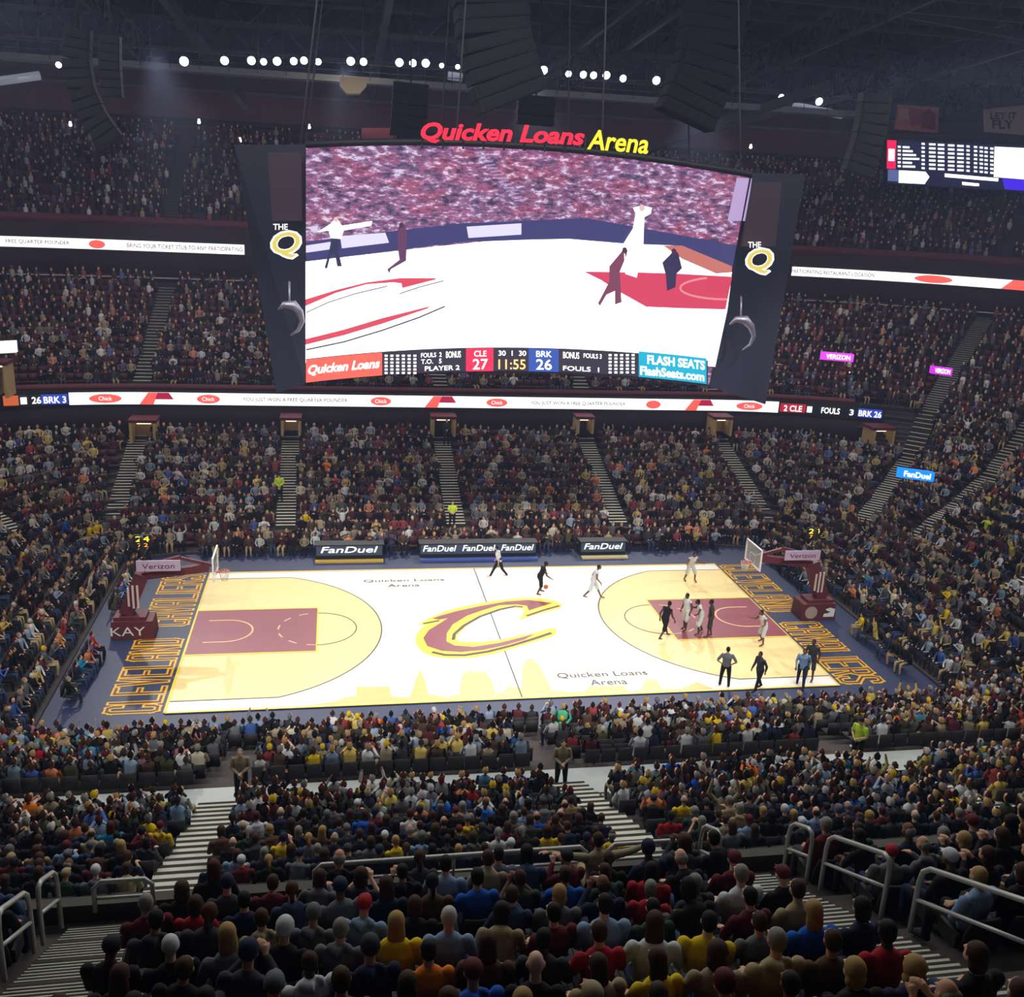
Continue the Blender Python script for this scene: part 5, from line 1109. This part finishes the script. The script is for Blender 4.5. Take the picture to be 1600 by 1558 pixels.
# near tier: every seat
for k in range(12):
    y = -(NTY + k * NDEP + .66); z = NT0 + k * NRISE; off = .27 * (k % 2)
    for i in range(70):
        x = -23.6 + off + i * .57
        if any(abs(x - a) < .84 for a in AT): continue
        if (np.array([x, y, z + 1]) - CAMP) @ RM[:, 2] > -2: continue
        if k == 0 and abs(x - WX) < .95: continue
        q = project(np.array([x, y, z + 1.15]))
        if not (-45 < q[0] < 1645 and q[1] < 1600): continue
        add_spot(x, y, z, 0, k, 'near', rg.random() < (.38 if k == 0 else .94))
spots = [s for s in spots if s.x < 17 or s.tier != 'near']
H = project(np.array([(s.x, s.y, s.z + 1.2) for s in spots]))
for s, q in zip(spots, H): s.px, s.py = float(q[0]), float(q[1])
# people whose clothes stand out, by where they sit (head position in the frame), and their colours
HINT = [(650, 1490, 'orange', 'short', 'black', 'shirt_short'), (725, 1494, 'blue', 'cap', 'maroon', 'shirt_hood'), (565, 1494, 'navy', 'beanie', 'charcoal', 'shirt_hood'), (488, 1494, 'white', 'short', 'brown', 'shirt_hood'), (713, 1457, 'lightblue', 'short', 'white', 'shirt_long'), (610, 1444, 'yellow', 'long', 'blond', 'shirt_long'), (542, 1429, 'lightblue', 'cap', 'red', 'shirt_hood'), (476, 1419, 'grey', 'beanie', 'grey', 'shirt_hood'), (707, 1379, 'lightblue', 'short', 'black', 'shirt_long'), (753, 1395, 'blue', 'short', 'black', 'shirt_short'), (780, 1464, 'brown', 'long', 'auburn', 'shirt_long'), (430, 1385, 'maroon', 'short', 'brown', 'shirt_long'), (661, 1435, 'black', 'bob', 'brown', 'shirt_long'), (250, 1406, 'maroon', 'short', 'grey', 'shirt_long'), (222, 1438, 'charcoal', 'short', 'black', 'shirt_hood'), (179, 1473, 'black', 'cap', 'black', 'shirt_long'), (113, 1538, 'navy', 'short', 'brown', 'shirt_long'), (244, 1485, 'black', 'beanie', 'white', 'shirt_long'), (342, 1470, 'grey', 'long', 'blond', 'shirt_long'), (279, 1470, 'black', 'short', 'brown', 'shirt_long'), (220, 1538, 'black', 'long', 'auburn', 'shirt_long'), (367, 1423, 'navy', 'short', 'black', 'shirt_long'), (305, 1429, 'red', 'bob', 'brown', 'shirt_long'), (109, 1370, 'green', 'cap', 'tan', 'shirt_long'), (50, 1358, 'denim', 'short', 'brown', 'shirt_long'), (12, 1344, 'maroon', 'beanie', 'tan', 'shirt_long'), (1001, 1379, 'red', 'short', 'grey', 'shirt_long'), (1023, 1382, 'red', 'long', 'black', 'shirt_long'), (848, 1397, 'grey', 'bob', 'blond', 'shirt_long'), (926, 1411, 'lightblue', 'short', 'black', 'shirt_long'), (969, 1435, 'red', 'short', 'brown', 'shirt_short'), (988, 1455, 'white', 'long', 'brown', 'shirt_long'), (1080, 1455, 'yellow', 'short', 'black', 'shirt_short'), (1033, 1491, 'yellow', 'long', 'brown', 'shirt_short'), (986, 1505, 'tan', 'long', 'brown', 'shirt_long'), (935, 1530, 'blue', 'cap', 'tan', 'shirt_short'), (1129, 1482, 'khaki', 'curly', 'brown', 'shirt_long'), (1160, 1411, 'maroon', 'short', 'black', 'shirt_long'), (1179, 1382, 'white', 'short', 'grey', 'shirt_long'), (816, 1511, 'black', 'bald', 'black', 'shirt_long'), (1182, 1455, 'grey', 'short', 'brown', 'shirt_long'), (873, 1388, 'blue', 'short', 'brown', 'shirt_long'), (894, 1410, 'maroon', 'short', 'black', 'shirt_long'), (1179, 1525, 'red', 'beanie', 'maroon', 'shirt_long'), (1272, 1447, 'blue', 'long', 'blond', 'shirt_long'), (1326, 1458, 'brown', 'short', 'brown', 'shirt_long'), (1400, 1470, 'red', 'short', 'black', 'shirt_long'), (1491, 1485, 'black', 'bob', 'brown', 'shirt_long'), (1209, 1423, 'tan', 'short', 'brown', 'shirt_long'), (1561, 1520, 'black', 'short', 'brown', 'shirt_long'), (1250, 1326, 'maroon', 'short', 'grey', 'shirt_long'), (1323, 1323, 'green', 'short', 'brown', 'shirt_long'), (1423, 1361, 'grey', 'cap', 'red', 'shirt_long'), (1464, 1382, 'black', 'cap', 'white', 'shirt_long'), (1541, 1394, 'lightblue', 'short', 'blond', 'shirt_long'), (1588, 1382, 'black', 'bob', 'auburn', 'shirt_long'), (1591, 1276, 'yellow', 'short', 'black', 'shirt_long'), (1241, 1505, 'yellow', 'short', 'black', 'shirt_short'), (430, 1480, 'black', 'beanie', 'white', 'shirt_long'), (830, 1450, 'charcoal', 'short', 'black', 'shirt_long'),
        (14, 1150, 'yellow'), (58, 1165, 'red'), (100, 1175, 'white'), (442, 1303, 'yellow'), (620, 1318, 'yellow'), (520, 1155, 'white'), (500, 1178, 'yellow'), (745, 1237, 'red'), (1070, 1250, 'yellow'), (1050, 1282, 'red'), (1097, 1213, 'blue'), (1060, 1185, 'blue'), (1115, 1148, 'yellow'), (1120, 1125, 'yellow'), (1400, 1110, 'orange'), (1340, 1102, 'yellow'), (872, 1104, 'mint'), (598, 1110, 'orange'), (697, 1134, 'blue'), (835, 1268, 'blue'), (850, 1293, 'yellow'), (979, 1288, 'yellow'), (700, 1260, 'blue'), (1340, 1253, 'blue'), (1315, 953, 'yellow'), (1545, 812, 'lime'), (1480, 928, 'yellow'), (1486, 950, 'yellow'), (467, 790, 'yellow'), (300, 1270, 'lightblue'), (165, 1310, 'teal'), (210, 1280, 'green'), (222, 1308, 'maroon'), (258, 1308, 'yellow'), (235, 1270, 'yellow'), (50, 1248, 'orange'), (478, 1238, 'orange'), (523, 1232, 'green'), (650, 1230, 'white'), (672, 1232, 'grey'), (590, 1275, 'maroon'), (560, 1290, 'blue'), (645, 1280, 'white'), (740, 1280, 'yellow'), (985, 1240, 'white'), (1180, 1195, 'orange'), (1155, 1210, 'white'), (1110, 1060, 'mint'), (1385, 1165, 'white'), (1530, 1163, 'yellow'), (1495, 1235, 'yellow'), (190, 1020, 'red'), (110, 1015, 'teal'), (215, 1040, 'blue'), (82, 855, 'blue'), (100, 815, 'blue'), (130, 815, 'yellow'), (145, 820, 'yellow'), (510, 720, 'orange'), (1100, 700, 'orange'), (600, 1135, 'white'), (950, 1125, 'lightblue'), (880, 1130, 'mint'), (990, 1155, 'white'), (340, 1120, 'lightblue'), (250, 1165, 'white'), (150, 1140, 'white')]
xy = np.array([(s.px, s.py) for s in spots]); used = set()
near_i = np.array([s.tier == 'near' for s in spots])
FIX = {}
for h in HINT:
    d = np.hypot(xy[:, 0] - h[0], xy[:, 1] - h[1])
    if len(h) > 3: d = d + np.where(near_i, 0, 60)
    for i in np.argsort(d)[:12]:
        if int(i) not in used and d[i] < 75: used.add(int(i)); spots[i].occ = True; FIX[int(i)] = h; break
dist = np.array([math.dist((s.x, s.y, s.z), CAMP) for s in spots])
seen = np.array([s.occ and -30 < s.px < 1630 and s.py < 1590 and (s.tier == 'near' or s.y < -20) for s in spots])
order = [int(i) for i in np.argsort(np.where(seen, dist, 1e9)) if seen[i]]
indiv = order[:285]
O_ = lambda n: '%d%s' % (n, 'th' if 10 <= n % 100 <= 20 else {1: 'st', 2: 'nd', 3: 'rd'}.get(n % 10, 'th'))
rowrank = {}
for i in sorted(indiv, key=lambda i: spots[i].px): s = spots[i]; rowrank.setdefault((s.tier, s.row), []).append(i)
HN = {'short': 'short %s hair', 'long': 'long %s hair', 'bob': 'bobbed %s hair', 'curly': 'curly %s hair', 'pony': '%s ponytail', 'cap': '%s cap', 'beanie': '%s beanie', 'receding': 'thinning %s hair', 'bald': 'bald head'}
rp = random.Random(5)
for key, lst in rowrank.items():
    for rank, i in enumerate(lst):
        s = spots[i]; h = FIX.get(i)
        if h and len(h) > 3: sh, hk, hc, st = h[2:6]
        else:
            sh = h[2] if h else pick(rp, STD['near']); hk = rp.choice(HAIRS); hc = rp.choice(['black', 'brown', 'brown', 'brown', 'blond', 'grey', 'auburn', 'black']) if hk not in ('cap', 'beanie') else rp.choice(['black', 'maroon', 'navy', 'grey', 'charcoal', 'white']); st = rp.choice(['shirt_long', 'shirt_long', 'shirt_hood', 'shirt_short'])
            if hk == 'receding': hc = rp.choice(['grey', 'brown'])
        hcol = HL.get(hc) if hk not in ('cap', 'beanie') else LIN.get(hc, HL.get(hc))
        wnm = {'shirt_long': 'jacket', 'shirt_hood': 'hoodie', 'shirt_short': 'shirt'}[st]; shn = {'lightblue': 'pale blue'}.get(sh, sh)
        hn = HN[hk] % hc if '%s' in HN[hk] else HN[hk]
        if s.tier == 'near': lab = '%s %s, %s, %s from left, row %d behind near parapet' % (shn, wnm, hn, O_(rank + 1), s.row + 1)
        else: lab = '%s %s, %s, %s from left, near lower stand row %d' % (shn, wnm, hn, O_(rank + 1), s.row + 1)
        pose = rp.choices(['upright', 'leaning', 'crossed', 'clapping', 'phone'], [5, 3, 3, 1.2, 2])[0]
        if hk == 'bald' or (h and len(h) > 3): pose = rp.choice(['upright', 'crossed'])
        dress((s.x, s.y, s.z), s.rz + rp.uniform(-.3, .3), pose, sh, st, hk, hcol, rp.choice(SK[:3] + SK[:3] + SK[3:]), rp.choice(['navy', 'black', 'denim', 'charcoal']), 'person in ' + lab, 'person', 'spectators in the near stands', rp.uniform(.97, 1.08))
ind = set(indiv)

# crowd: the thousands behind them, one object
def low_person(lod, arms=0, lean=0.0):
    V = []; Fs = []; Pt = []
    def tube(pts, rs, part, n):
        b0 = len(V); P = [Vector(p) for p in pts]
        for i, p in enumerate(P):
            t = (P[min(i + 1, len(P) - 1)] - P[max(i - 1, 0)]).normalized(); a = Vector((1, 0, 0)); a = (a - t * a.dot(t))
            if a.length < .3: a = Vector((0, 1, 0))
            a.normalize(); c = t.cross(a).normalized(); r = rs[i] if isinstance(rs[i], tuple) else (rs[i], rs[i])
            for k in range(n): q = 2 * math.pi * k / n; V.append(tuple(p + a * math.cos(q) * r[0] + c * math.sin(q) * r[1])); Pt.append(part)
        for i in range(len(P) - 1):
            for k in range(n): Fs.append((b0 + i * n + k, b0 + i * n + (k + 1) % n, b0 + (i + 1) * n + (k + 1) % n, b0 + (i + 1) * n + k))
    n = (8, 6, 5)[lod]; y = lean
    if lod == 0: tube([(0, y + .03, 1.09), (0, y + .035, 1.12), (0, y + .05, 1.2), (0, y + .05, 1.27), (0, y + .04, 1.31)], [.03, (.065, .075), (.08, .095), (.07, .085), .02], 0, n)
    else: tube([(0, y + .03, 1.08), (0, y + .04, 1.2), (0, y + .04, 1.31)], [.05, (.085, .1), .02], 0, n)
    tube([(0, y - .03, 1.14), (0, y + .01, 1.24), (0, y + .02, 1.335)], [(.07, .06), (.094, .1), .03], 1, n)
    tube([(0, 0, .42), (0, y * .4, .62), (0, y * .9, .9), (0, y, 1.0), (0, y + .01, 1.07)], [(.19, .15), (.17, .12), (.205, .12), (.17, .1), (.05, .05)], 2, n)
    m = (5, 4, 3)[lod]
    for s in (-1, 1):
        if arms == 0: pts = [(s * .2, y, .98), (s * .27, y + .06, .72), (s * .12, y + .26, .64)]
        elif arms == 1: pts = [(s * .2, y, .98), (s * .28, y + .16, .8), (s * .06, y + .32, .98)]
        else: pts = [(s * .2, y, .98), (s * .36, y + .04, 1.16), (s * .3, y + .08, 1.42)]
        if lod < 2: tube(pts, [.062, .055, .042], 2, m); tube([pts[2], tuple(2.0 * a - b_ if False else a + (a - b_) * .3 for a, b_ in zip(pts[2], pts[1]))], [.036, .03], 0, m)
        tube([(s * .1, .03, .5), (s * .13, .44, .5)] + ([(s * .13, .46, .3), (s * .14, .44, .04)] if lod < 2 else [(s * .14, .45, .05)]), [.09, .07] + ([.055, .05] if lod < 2 else [.05]), 3, m)
        if lod == 0: tube([(s * .14, .4, .06), (s * .14, .6, .04)], [.05, .04], 4, m)
    return np.array(V), np.array(Fs), np.array(Pt)
groups = {}
rc = random.Random(3); PAL = []
crowd_sh = {}
for i, s in enumerate(spots):
    if not s.occ or i in ind: continue
    lod = 0 if (s.y < -8 or dist[i] < 42) else 1 if dist[i] < 78 else 2
    arms = rc.choices([0, 1, 2], [8, 2, .4])[0]; ln = rc.choice([0.0, .12]); groups.setdefault((lod, arms, ln), []).append(i)
VV = []; FF = []; CC = []; base = 0
skin_a = np.array(SK)
for (lod, arms, ln), ids in groups.items():
    V, Fs, Pt = low_person(lod, arms, ln); n = len(V); m = len(ids)
    pos = np.array([(spots[i].x, spots[i].y, spots[i].z) for i in ids]); rz = np.array([spots[i].rz + rc.uniform(-.45, .45) for i in ids]); sc = np.array([rc.uniform(.9, 1.08) for _ in ids])
    c, s_ = np.cos(rz), np.sin(rz); x = V[None, :, 0] * sc[:, None]; y = V[None, :, 1] * sc[:, None]; z = V[None, :, 2] * sc[:, None]
    W = np.stack([x * c[:, None] - y * s_[:, None] + pos[:, 0:1], x * s_[:, None] + y * c[:, None] + pos[:, 1:2], z + pos[:, 2:3]], -1)
    pal = np.zeros((m, 5, 3))
    for k, i in enumerate(ids):
        sp_ = spots[i]; h = FIX.get(i); sh = h[2] if h else pick(rc, STD[sp_.tier]); v = rc.uniform(.7, 1.15)
        pal[k, 2] = np.array(LIN[sh]) * (1.0 if h else v); pal[k, 0] = skin_a[rc.choices(range(5), [4, 4, 4, 1, 1])[0]]
        hk = rc.random(); pal[k, 1] = HL[rc.choice(['black', 'brown', 'brown', 'brown', 'blond', 'grey', 'auburn'])] if hk < .8 else LIN[rc.choice(['white', 'maroon', 'black', 'navy', 'grey', 'yellow'])]
        sat = {'near': .85, 'low': .72, 'far': .6, 'up': .5}[sp_.tier] if not h else 1  # shirts greyed by tier, painting haze into their colours
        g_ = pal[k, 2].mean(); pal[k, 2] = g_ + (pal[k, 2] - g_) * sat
        pal[k, 3] = LIN[rc.choice(['navy', 'black', 'denim', 'charcoal', 'black', 'tan'])]; pal[k, 4] = LIN[rc.choice(['black', 'white', 'grey'])]
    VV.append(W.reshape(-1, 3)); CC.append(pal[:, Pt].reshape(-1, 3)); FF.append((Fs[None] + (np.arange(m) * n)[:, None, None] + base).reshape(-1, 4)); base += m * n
VV = np.concatenate(VV); CC = np.concatenate(CC); FF = np.concatenate(FF)
me = npmesh('spectator_crowd', VV, FF, None, True)
at = me.attributes.new('Col', 'FLOAT_COLOR', 'POINT'); at.data.foreach_set('color', np.column_stack([CC, np.ones(len(CC))]).astype(np.float32).ravel())
def attr_mat(name, rough):
    m = bpy.data.materials.new(name); m.use_nodes = True; nt = m.node_tree; b = nt.nodes['Principled BSDF']; a = nt.nodes.new('ShaderNodeAttribute'); a.attribute_name = 'Col'
    nt.links.new(a.outputs['Color'], b.inputs['Base Color']); b.inputs['Roughness'].default_value = rough; b.inputs['Specular IOR Level'].default_value = .2; return m
o = link('spectator_crowd', me, None, attr_mat('crowd_cloth', .9)); tag(o, 'thousands of seated spectators filling the stands around the court', 'crowd', None, 'stuff')
print('SPOTS', len(spots), 'crowd faces', len(FF), 'indiv', len(indiv), 'near', int(near_i.sum()))

# seats: individual ones in the near tier, the rest one object
def seat_mb(pan=True):
    b = MB()
    if pan: b.box((0, .02, .43), (.46, .42, .06)); b.box((0, -.02, .22), (.06, .3, .4)); b.box((-.255, 0, .5), (.05, .34, .2)); b.box((.255, 0, .5), (.05, .34, .2))
    return b
sm_ = seat_mb().mesh('stadium_seat'); sm_.materials.append(M_SEAT)
b = MB(); V = []
for j in range(5):
    z = .42 + .46 * j / 4; w_ = .235 if j < 3 else .235 - .03 * (j - 2); yb = -.2 - .05 * j / 4 
    for i in range(5): u = -1 + i / 2; V.append((u * w_, yb - .03 * (1 - u * u), z))
n = len(V); V2 = [(x, y - .035, z) for x, y, z in V]; Fs = []
for j in range(4):
    for i in range(4): a = j * 5 + i; Fs.append((a, a + 1, a + 6, a + 5)); Fs.append((n + a, n + a + 5, n + a + 6, n + a + 1))
ed = [0, 1, 2, 3, 4, 9, 14, 19, 24, 23, 22, 21, 20, 15, 10, 5]
for k in range(len(ed)): a, c = ed[k], ed[(k + 1) % len(ed)]; Fs.append((a, n + a, n + c, c))
b.add(V + V2, Fs, 0, True); bm_ = b.mesh('backrest'); bm_.materials.append(M_SEAT)
cand = [i for i in range(len(spots)) if spots[i].tier == 'near' and -30 < spots[i].px < 1630]
cand = sorted(cand, key=lambda i: (spots[i].occ, dist[i]))[:300]
sr = {}
for i in sorted(cand, key=lambda i: spots[i].px): sr.setdefault(spots[i].row, []).append(i)
for r_, lst in sr.items():
    for k, i in enumerate(lst):
        s = spots[i]; o = bpy.data.objects.new('stadium_seat', sm_); C.objects.link(o); o.location = (s.x, s.y, s.z)
        c = bpy.data.objects.new('backrest', bm_); C.objects.link(c); c.parent = o
        tag(o, '%s black folding seat, %s from left in row %d behind the near parapet' % ('occupied' if s.occ else 'empty', O_(k + 1), r_ + 1), 'seat', 'folding seats of the near tier')
cs = set(cand); ids = [i for i in range(len(spots)) if i not in cs and spots[i].seat]
b = MB(); b.box((0, .02, .43), (.46, .42, .05)); b.box((0, -.24, .66), (.46, .05, .46)); Vb = np.array(b.v); Fb = np.array(b.f); n = len(Vb)
pos = np.array([(spots[i].x, spots[i].y, spots[i].z) for i in ids]); rz = np.array([spots[i].rz for i in ids]); c, s_ = np.cos(rz)[:, None], np.sin(rz)[:, None]
W = np.stack([Vb[None, :, 0] * c - Vb[None, :, 1] * s_ + pos[:, 0:1], Vb[None, :, 0] * s_ + Vb[None, :, 1] * c + pos[:, 1:2], Vb[None, :, 2] + pos[:, 2:3]], -1).reshape(-1, 3)
up_ = np.array([1 if spots[i].tier in ('up', 'far') else 0 for i in ids])
me = npmesh('stadium_seats', W, (Fb[None] + (np.arange(len(ids)) * n)[:, None, None]).reshape(-1, 4), np.repeat(up_, len(Fb)))
tag(link('stadium_seats', me, None, [M_SEAT, M_SEATM]), 'rows of folding stadium seats around the bowl', 'seats', None, 'stuff')
